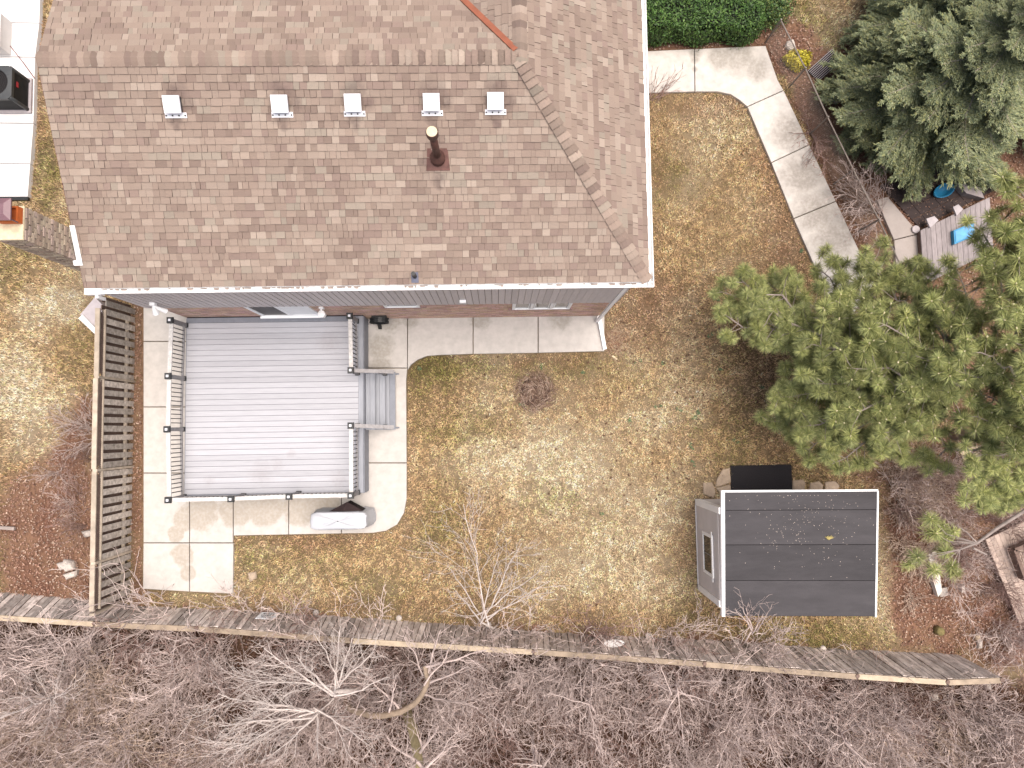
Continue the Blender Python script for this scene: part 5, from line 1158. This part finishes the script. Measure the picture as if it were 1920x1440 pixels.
def bare_tree(name, label, base, trunk_pts, limbs, m, seed, r_trunk, r_limb, lev=2, dens=4.0, group=None, up=.2):
    r = random.Random(seed); t = thing(name, label, 'tree', base, group); limbs = [(Vector(a) + V(r.gauss(0, .07), r.gauss(0, .07), r.gauss(0, .16)), c) for a, c in limbs]
    mb = MB(); tp = [Vector(p) for p in trunk_pts]; n = len(tp); mb.tube(tp, [r_trunk * (1 - .45 * i / max(1, n-1)) for i in range(n)], 8, True); mb.build('trunk', m[0], t, True)
    for (a, c) in limbs:
        mb = MB(); a = Vector(a); c = Vector(c); q = wander(a, c, 8, .10, r); rr = r_limb * r.uniform(.8, 1.2)
        mb.tube(q, [rr * (1 - .8 * j / 8) + .003 for j in range(9)], 6, False); sub(mb, q, rr * .75, lev, r, dens, 3, .75, up, .0045); mb.build('branch', m[1], t)
    return t
J1 = A(630, 1296, 1.7); J2 = A(590, 1338, 1.5); b0 = A(700, 1300, 0)
bare_tree('bare_tree', 'pale leafless tree with many radiating white branches in the thicket', b0, [A(690, 1262, 0), A(665, 1295, .8), J1],
    [(J1, A(x, y, z)) for x, y, z in ((590,1185,2.6),(628,1192,2.4),(500,1215,2.8),(455,1262,2.8),(690,1222,2.5),(735,1268,2.4),(560,1235,2.7),(660,1200,2.2))] + [(J2, A(x, y, z)) for x, y, z in ((425,1300,2.6),(415,1345,2.7),(420,1395,2.7),(500,1420,2.6),(600,1425,2.6),(690,1400,2.4),(480,1325,2.5))] + [(A(690,1262,.3), J2)], (M['twigpale'], M['twigpale']), 1, .085, .028, 2, 3.2)
a0 = A(905, 1150, 0); j = A(905, 1168, 1.1)
bare_tree('bare_tree', 'slender pale tree leaning over the south fence onto the lawn', a0, [A(935, 1170, 0), A(925, 1178, .6), j],
    [(j, A(x, y, z)) for x, y, z in ((884,958,2.6),(842,1060,2.2),(850,1105,1.9),(960,1010,2.6),(930,1030,2.3))] + [(A(910,1160,1.1), A(x, y, z)) for x, y, z in ((1008,1062,2.4),(1035,1085,2.1),(985,1115,1.7))], (M['twigpale'], M['twigpale']), 2, .04, .018, 2, 1.9, up=.1)
j = A(1408, 1185, 1.6)
bare_tree('bare_tree', 'small bare tree whose twigs overlap the front edge of the shed roof', A(1400, 1225, 0), [A(1385, 1212, 0), A(1396, 1205, .8), j],
    [(j, A(x, y, z)) for x, y, z in ((1410,1120,2.9),(1380,1140,2.7),(1445,1130,2.7),(1395,1125,2.6),(1430,1150,2.5))], (M['twig'], M['twig']), 3, .035, .016, 1, 3.2)
j = A(790, 1330, 2.0)
bare_tree('bare_tree', 'mossy trunked tree rising from the bottom edge with a curved limb', A(745, 1260, 0), [A(750, 1300, 0), A(775, 1370, 1.4), A(785, 1425, 2.4), A(790, 1470, 3.0)],
    [(A(785,1420,2.3), A(820,1360,3.2)), (A(790,1450,2.8), A(850,1380,3.8)), (A(788,1440,2.6), A(730,1400,3.6))], (M['trunk'], M['twig']), 4, .16, .04, 2, 3.2)
def smooth_path(P, n):
    P = [Vector(p) for p in P]; out = []
    for i in range(len(P) - 1):
        a, b, c, d = P[max(i-1, 0)], P[i], P[i+1], P[min(i+2, len(P)-1)]
        for k in range(n):
            t = k / n; out.append(.5 * (2*b + (c - a)*t + (2*a - 5*b + 4*c - d)*t*t + (3*b - 3*c + d - a)*t*t*t))
    return out + [P[-1]]
t = smooth_path([A(640, 1290, 0), A(655, 1325, .9), A(690, 1341, 1.6), A(730, 1340, 1.9), A(768, 1326, 2.1), A(792, 1302, 2.2), A(801, 1275, 2.3), A(796, 1250, 2.35)], 4)
rk = random.Random(12); t = [p + V(rk.gauss(0, .012), rk.gauss(0, .012), 0) for p in t]
bare_tree('bare_tree', 'thick tan limb curving through the thicket right of the pale tree', A(640, 1260, 0), t,
    [(t[24], A(x, y, z)) for x, y, z in ((850,1200,3.0),(760,1190,2.9),(880,1250,3.0),(830,1185,2.6))] + [(t[19], A(900,1330,3.0)), (t[12], A(740,1275,2.9)), (t[26], A(900,1215,3.1)), (t[14], A(700,1280,2.6))], (M['tanbark'], M['twig']), 5, .10, .026, 2, 2.6)
extra = [(150,1330,210,1180,'leafless tree in the thicket near the left corner'), (1265,1300,1215,1160,'leafless grey tree that spreads across the fence left of the shed'), (1090,1330,1010,1210,'bare tree in the thicket below the middle of the fence'), (1560,1400,1540,1290,'bare grey tree in the thicket below the shed'), (1000,1420,950,1300,'bare tree at the bottom edge near the middle')]
for k, (bx, by, tx, ty, lb) in enumerate(extra):
    r = random.Random(200 + k); p = A(bx, by - 45, 0); tr = wander(p, p + V(r.uniform(-.3, .3), r.uniform(-.1, .35), 1.9), 6, .10, r); L_ = []
    for i in range(11):
        a = r.uniform(0, 6.283); rr = r.uniform(.35, 1.25); j = tr[r.randrange(2, 7)]; L_.append((j, j + V(rr * math.cos(a), rr * math.sin(a) + .12, r.uniform(.4, 1.2))))
    bare_tree('bare_tree', lb, p, tr, L_, (M['twig'], M['twigpale'] if k == 0 else M['twig']), 300 + k, .045, .016, 2, 2.6)
# deck-side and path-side twigs
def twig_bush(name, label, px, py, tips, m, seed, r0=.009, lev=1, dens=3.0):
    r = random.Random(seed); mb = MB(); p = A(px, py, 0)
    for (x, y, z) in tips:
        q = wander(p + V(r.gauss(0,.06), r.gauss(0,.06), 0), A(x, y, z), 6, .10, r); mb.tube(q, [r0 * (1 - .75 * j / 6) + .0015 for j in range(7)], 4, False); sub(mb, q, r0 * .7, lev, r, dens, 3, .7, .1)
    return tag(mb.build(name, m), label, 'shrub')
twig_bush('bare_shrub', 'dark twiggy shrub beside the east gutter on the path', 1222, 190, [(1230 + 7*i, 128 + 5*((i*3) % 7), .5 + .1*((i*5) % 4)) for i in range(9)] + [(1216,132,.6),(1222,140,.7),(1280,160,.3),(1268,150,.4)], M['twigdark'], 61, .007, 1, 2.2)
twig_bush('bare_shrub', 'reddish bare shrub leaning through the chain link fence', 1655, 405, [(1600,350,1.1),(1585,385,.9),(1610,330,1.2),(1570,350,.9),(1640,320,1.3),(1600,420,.8),(1625,440,.8),(1590,330,1.0),(1660,330,1.2)], M['twig'], 62, .011, 2, 3.2)
twig_bush('bare_shrub', 'thin bare shrub in the mulch against the chain link fence', 1520, 245, [(1500,200,.6),(1510,280,.6),(1530,300,.7),(1545,290,.7),(1490,250,.4),(1525,215,.7),(1550,320,.6)], M['twigdark'], 63, .008, 2, 3.2)
twig_bush('bare_shrub', 'red stemmed bare shrub against the west side of the west fence', 195, 812, [(110,790,.7),(120,815,.8),(105,835,.7),(130,770,.9),(140,850,.8),(150,800,1.0),(100,770,.5),(115,860,.6),(150,740,.8)], M['twig'], 64, .009, 2, 3.6)
twig_bush('bare_shrub', 'dark red leafless bush below the broken west fence shrub', 160, 950, [(90,900,.6),(110,925,.7),(85,960,.5),(100,990,.6),(140,900,.8),(130,1000,.5),(120,880,.6)], M['twigdark'], 65, .008, 2, 4.0)

# ------------------------------------------------------------------ pines: trunk, limbs, needle tufts
def tuft_mesh(name, seed, ln, n, shoot):
    r = random.Random(seed); mb = MB()
    for k in range(n):
        f = r.random() ** .55; base = V(0, 0, -shoot * (1 - f)); a = r.uniform(0, 6.283); el = math.radians(r.uniform(-12, 52) if f > .5 else r.uniform(-25, 35)); l = ln * r.uniform(.7, 1.05)
        if r.random() < .06: el = math.radians(r.uniform(55, 80)); l *= .7
        d = V(math.cos(a) * math.cos(el), math.sin(a) * math.cos(el), math.sin(el)) * l; s = V(-d.y, d.x, 0).normalized() * .0046
        mid = base + d * .55; tip = base + d + V(0, 0, -l * .16)
        k2 = r.uniform(.7, 1.25); c = r.choice([(.225,.250,.092), (.190,.218,.085), (.27,.29,.12), (.14,.17,.07), (.34,.35,.16)]); c = tuple(q * k2 for q in c)
        mb.tri(base - s, base + s, mid + s * .8, c); mb.tri(base - s, mid + s * .8, mid - s * .8, c); mb.tri(mid - s * .8, mid + s * .8, tip, c)
    mb.tube([(0,0,-shoot - .05), (0,0,-.01)], .007, 4, False, col=(.25,.2,.12)); mb.tube([(0,0,-.012), (0,0,.012), (0,0,.035)], [.017, .019, .005], 5, True, mi=1)
    return mb.mesh(name, [M['needle'], M['bud']])
TUFTS = [tuft_mesh('needle_tuft', s, l, n, sh) for s, l, n, sh in ((1,.24,190,.26), (2,.26,210,.34), (3,.22,170,.20), (4,.23,180,.40), (5,.27,200,.30))]
def pine(name, label, base, height, lean, limbs, seed, ntw, group=None):
    r = random.Random(seed); t = thing(name, label, 'tree', base, group); b = Vector(base)
    top = b + V(lean[0], lean[1], height); tr = wander(b, top, 10, .02, r); mb = MB(); mb.tube(tr, [.17 * (1 - .85 * i / 10) for i in range(11)], 10, True); mb.build('trunk', M['bark'], t, True)
    cnt = 0; rest = 0
    tufts = []
    for (ax, tip) in limbs:
        tip = Vector(tip); a = b.lerp(top, ax / height); L = (tip - a).length
        mid = a.lerp(tip, .5) + V(0, 0, .12 * L * r.uniform(-.3, 1)); q = []
        for i in range(11):
            f = i / 10; q.append(a * (1-f)**2 + mid * 2*f*(1-f) + tip * f*f + V(r.gauss(0,1), r.gauss(0,1), r.gauss(0,.6)) * .018 * L * (0 < i < 10))
        mb = MB(); r0 = .016 + .0095 * L; mb.tube(q, [r0 * (1 - .8 * i / 10) for i in range(11)], 6, False)
        n = max(5, int(ntw * L)); d0 = (tip - a); d0.z = 0; d0.normalize(); side = V(-d0.y, d0.x, 0)
        for k in range(n):
            f = .30 + .70 * (k + r.random()) / n; i = min(int(f * 10), 9); p = q[i].lerp(q[i+1], f * 10 - i)
            sg = 1 if k % 2 else -1; l = r.uniform(.25, .8) * (1.12 - .6 * f) * min(1.4, .5 + L * .22)
            e = p + (d0 * r.uniform(.2, .75) + side * sg * r.uniform(.3, 1.0)) * l + V(0, 0, r.uniform(-.02, .30) * l + .04)
            tw = wander(p, e, 3, .10, r); mb.tube(tw, [.009, .008, .007, .006], 4, False)
            for (pp, dd) in [(tw[3], (tw[3] - tw[2]).normalized())] + ([(tw[2].lerp(tw[3], r.random()), None)] if r.random() < .5 else []):
                if dd is None:
                    ex = pp + V(r.gauss(0,1), r.gauss(0,1), r.uniform(.1, .7)).normalized() * r.uniform(.1, .24); mb.tube([pp, ex], [.006, .005], 3, False); dd = (ex - pp).normalized(); pp = ex
                tufts.append((pp, dd))
        tufts.append((q[10], (q[10] - q[9]).normalized()))
        mb.build('limb', M['bark'], t)
    vis = []
    for p, d in tufts:
        px = proj(p)
        vis.append((0 if (-60 < px[0] < 1980 and -60 < px[1] < 1500) else 1, -p.z, p, d))
    vis.sort(key=lambda z: (z[0], z[1]))
    for k, (o_, _, p, d) in enumerate(vis[:300]):
        o = link('needle_tuft', TUFTS[r.randrange(5)], t); up = (d * .9 + V(0, 0, .55)).normalized(); s = r.uniform(.82, 1.2)
        o.matrix_basis = Matrix.Translation(p) @ up.to_track_quat('Z', 'Y').to_matrix().to_4x4() @ Matrix.Rotation(r.uniform(0, 6.28), 4, 'Z') @ Matrix.Scale(s, 4)
    if len(vis) > 300:
        mb = MB()
        for (o_, _, p, d) in vis[300:]:
            me = TUFTS[r.randrange(5)]; up = (d * .55 + V(0, 0, .8)).normalized(); mx = Matrix.Translation(p) @ up.to_track_quat('Z', 'Y').to_matrix().to_4x4(); i0 = len(mb.v); mb.v += [tuple(mx @ v.co) for v in me.vertices]
            td = me.attributes['tint'].data
            for pl in me.polygons:
                if pl.material_index == 0: mb.f.append(tuple(i0 + q for q in pl.vertices)); mb.c.append(tuple(td[pl.index].color[:3])); mb.m.append(0)
        tag(mb.build('needles', M['needle'], t), kind='stuff')
    print(name, len(vis))
    return t
pb1 = A(1615, 738, 0)
L1 = [(3.0, A(1348,545,2.6)), (3.2, A(1385,520,2.9)), (2.8, A(1440,530,2.5)), (3.4, A(1360,590,3.0)), (3.2, A(1430,600,3.2)), (3.0, A(1470,690,2.8)), (3.6, A(1455,745,3.0)), (2.6, A(1440,790,2.2)), (3.8, A(1500,800,3.4)), (3.2, A(1510,850,2.7)), (4.0, A(1560,870,3.2)), (4.6, A(1560,780,4.4)),
      (4.2, A(1500,640,4.0)), (4.6, A(1560,560,4.4)), (3.6, A(1570,490,3.2)), (4.2, A(1630,480,3.8)), (4.4, A(1690,500,4.0)), (5.0, A(1620,600,5.0)), (5.2, A(1680,660,5.4)), (4.8, A(1590,690,4.9)), (5.6, A(1760,560,5.4)), (5.4, A(1700,740,5.2)), (4.4, A(1720,500,4.0)), (5.2, A(1790,500,5.0)),
      (4.6, A(1640,830,4.0)), (6.2, A(1860,480,6.2)), (6.0, A(1800,640,6.4)), (6.4, A(1890,580,6.6)), (3.0, A(1530,500,2.4)), (4.8, A(1700,800,4.4)), (5.8, A(1760,700,6.0)), (6.6, A(1920,680,7.2)), (3.6, A(1400,570,3.4)), (4.0, A(1520,720,4.0))]
pine('pine_tree', 'long needled pine with light green tufts that spreads over the east end of the lawn', pb1, 8.5, (.3, .1), L1, 21, 5.8)
pb2 = A(1790, 815, 0)
L2 = [(5.0, A(1830,740,5.4)), (5.4, A(1880,700,6.0)), (4.8, A(1850,800,5.0)), (4.6, A(1820,860,4.6)), (4.2, A(1810,920,4.2)), (4.4, A(1850,950,4.2)), (5.2, A(1900,840,5.4)), (4.6, A(1900,930,4.6)), (5.8, A(1920,760,6.4)), (5.6, A(1860,640,6.0)), (3.4, A(1700,860,2.8)), (5.0, A(1800,780,5.2)), (6.0, A(1940,620,6.8)), (5.6, A(1905,345,5.6)), (5.2, A(1868,395,5.0)), (5.8, A(1920,420,6.0)), (5.4, A(1860,470,5.4)), (5.2, A(1838,430,4.8)), (6.2, A(1910,520,6.6))]
pine('pine_tree', 'second pine at the right edge with the brightest large tufts', pb2, 9.0, (.2, 0), L2, 22, 5.8)
# lone low branch with a few tufts near the broken board
pb3 = A(1830, 930, 0)
br = thing('pine_tree', 'young pine whose bare grey limb ends in a few tufts over the east bed', 'tree', pb3)
r = random.Random(5); top = pb3 + V(.2, 0, 6.0); mb = MB(); mb.tube([pb3, pb3.lerp(top, .5), top], [.12, .09, .03], 8); mb.build('trunk', M['bark'], br)
l0 = pb3.lerp(top, .55); q = [l0, A(1925, 955, 3.0), A(1870, 990, 2.7), A(1832, 1018, 2.5), A(1800, 1030, 2.3)]; mb = MB(); mb.tube(q, [.06, .05, .042, .035, .022], 7, False)
ends = [(1748,972,2.5),(1756,1000,2.4),(1790,998,2.4),(1775,1010,2.3),(1775,1035,2.2),(1710,1057,2.1),(1722,1045,2.2),(1755,1068,2.2),(1785,1060,2.2),(1795,1072,2.1),(1770,985,2.3)]
for (x, y, z) in ends: mb.tube([q[4] if y > 1015 else q[3], q[4].lerp(A(x, y, z), .5), A(x, y, z)], [.014, .009, .006], 4, False)
mb.build('limb', M['bark'], br)
mb = MB(); mb.tube([A(1825, 1028, 2.4), A(1850, 1040, 2.1)], [.03, .02], 6); mb.tube([q[3], A(1815, 1000, 2.6), A(1795, 985, 2.7)], [.02, .014, .008], 5); mb.build('snag', M['bark'], br)
for (x, y, z) in ends:
    o = link('needle_tuft', TUFTS[r.randrange(5)], br); o.matrix_basis = Matrix.Translation(A(x, y, z)) @ V(r.gauss(0,.3), r.gauss(0,.3), 1).to_track_quat('Z', 'Y').to_matrix().to_4x4() @ Matrix.Scale(r.uniform(.95, 1.2), 4)

# ------------------------------------------------------------------ spruces: whorls of drooping boughs
def bough_mesh(name, seed):
    r = random.Random(seed); mb = MB(); n = 60; CC = [(.225,.265,.155), (.27,.31,.185), (.18,.22,.125), (.34,.37,.235), (.32,.33,.15), (.13,.165,.095)]
    ax = [V(t, .03 * math.sin(t * 5 + seed), -.16 * t * t + .05 * t) for t in [i / 8 for i in range(9)]]; mb.tube(ax, [.008 * (1 - .8 * i / 8) + .002 for i in range(9)], 4, False, mi=1)
    def P(t): i = min(int(t * 8), 7); return ax[i].lerp(ax[i+1], t * 8 - i)
    def needles(p, d, l):
        k = max(6, int(l * 120)); d = d.normalized()
        for j in range(k):
            f = (j + r.random()) / k; b = p + d * (l * f); s = V(r.gauss(0,1), r.gauss(0,1), r.gauss(.6,.8)); s = (s - d * s.dot(d)).normalized(); nl = r.uniform(.035, .065)
            t = b + (d * .8 + s * .75).normalized() * nl; w = (d.cross(V(0,0,1)) + V(r.gauss(0,.3), r.gauss(0,.3), r.gauss(0,.3))).normalized() * .0095; c = r.choice(CC); k2 = r.uniform(.75, 1.3); mb.tri(b - w, b + w, t, tuple(q * k2 for q in c))
    for k in range(n):
        t = .10 + .88 * (k + r.random() * .6) / n; p = P(t); sg = 1 if k % 2 else -1; l = (.40 * (1.05 - t) ** .6 + .06) * r.uniform(.7, 1.15)
        d = V(.75, sg * r.uniform(.6, 1.05), r.uniform(-.45, .15)); d.normalize(); e = p + d * l
        mb.tube([p, e], [.003, .0015], 3, False, mi=1); needles(p, e - p, l)
        for j in range(3):
            f = r.uniform(.25, .9); pp = p.lerp(e, f); d2 = (d + V(.5, r.uniform(-.8, .8), r.uniform(-.5, .1))).normalized(); needles(pp, d2, l * r.uniform(.25, .5))
    needles(P(.45), ax[8] - ax[4], .6); needles(P(.05), ax[4] - ax[0], .45); needles(P(.05), ax[4] - ax[0], .45)
    return mb.mesh(name, [M['spruce'], M['bark']])
BOUGHS = [bough_mesh('bough', s) for s in range(5)]
def spruce(label, base, height, rad, seed, n):
    r = random.Random(seed); t = thing('spruce_tree', label, 'tree', base); b = Vector(base); mb = MB(); mb.tube([b + V(0,0,-.1), b + V(0,0,height * .5), b + V(0,0,height)], [.16, .10, .015], 9); mb.build('trunk', M['bark'], t, True)
    for k in range(n):
        f = (k + r.random()) / n; f = f ** 1.15; z = .7 + f * (height - .9); L = rad * (1 - f) ** .85 * r.uniform(.78, 1.15) + .35; a = k * 2.399 + r.uniform(-.3, .3)
        inner = r.random() < .35; st = r.uniform(.25, .5) * L if inner else 0
        d = V(math.cos(a), math.sin(a), r.uniform(-.22, .12) + .25 * f).normalized(); p = b + V(0, 0, z) + d * st
        o = link('bough', BOUGHS[r.randrange(5)], t); s = L * (.72 if inner else 1); x = d; y = V(0,0,1).cross(x).normalized(); zz = x.cross(y); R3 = Matrix((x, y, zz)).transposed().to_4x4()
        w = r.uniform(.75, 1.1) * min(1.25, 1.7 / max(s, .8))
        o.matrix_basis = Matrix.Translation(p) @ R3 @ Matrix.Rotation(r.uniform(-.35, .35), 4, 'X') @ Matrix.Diagonal((s, s * w, s * .9, 1))
    return t
spruce('big blue green spruce beyond the chain link fence', A(1700, 222, 0), 6.0, 2.45, 41, 125)
spruce('tall spruce in the top right corner behind the big spruce', A(1740, 105, 0), 6.6, 2.6, 42, 120)
spruce('spruce at the right edge above the blue tub', A(1845, 165, 0), 6.0, 2.1, 43, 100)
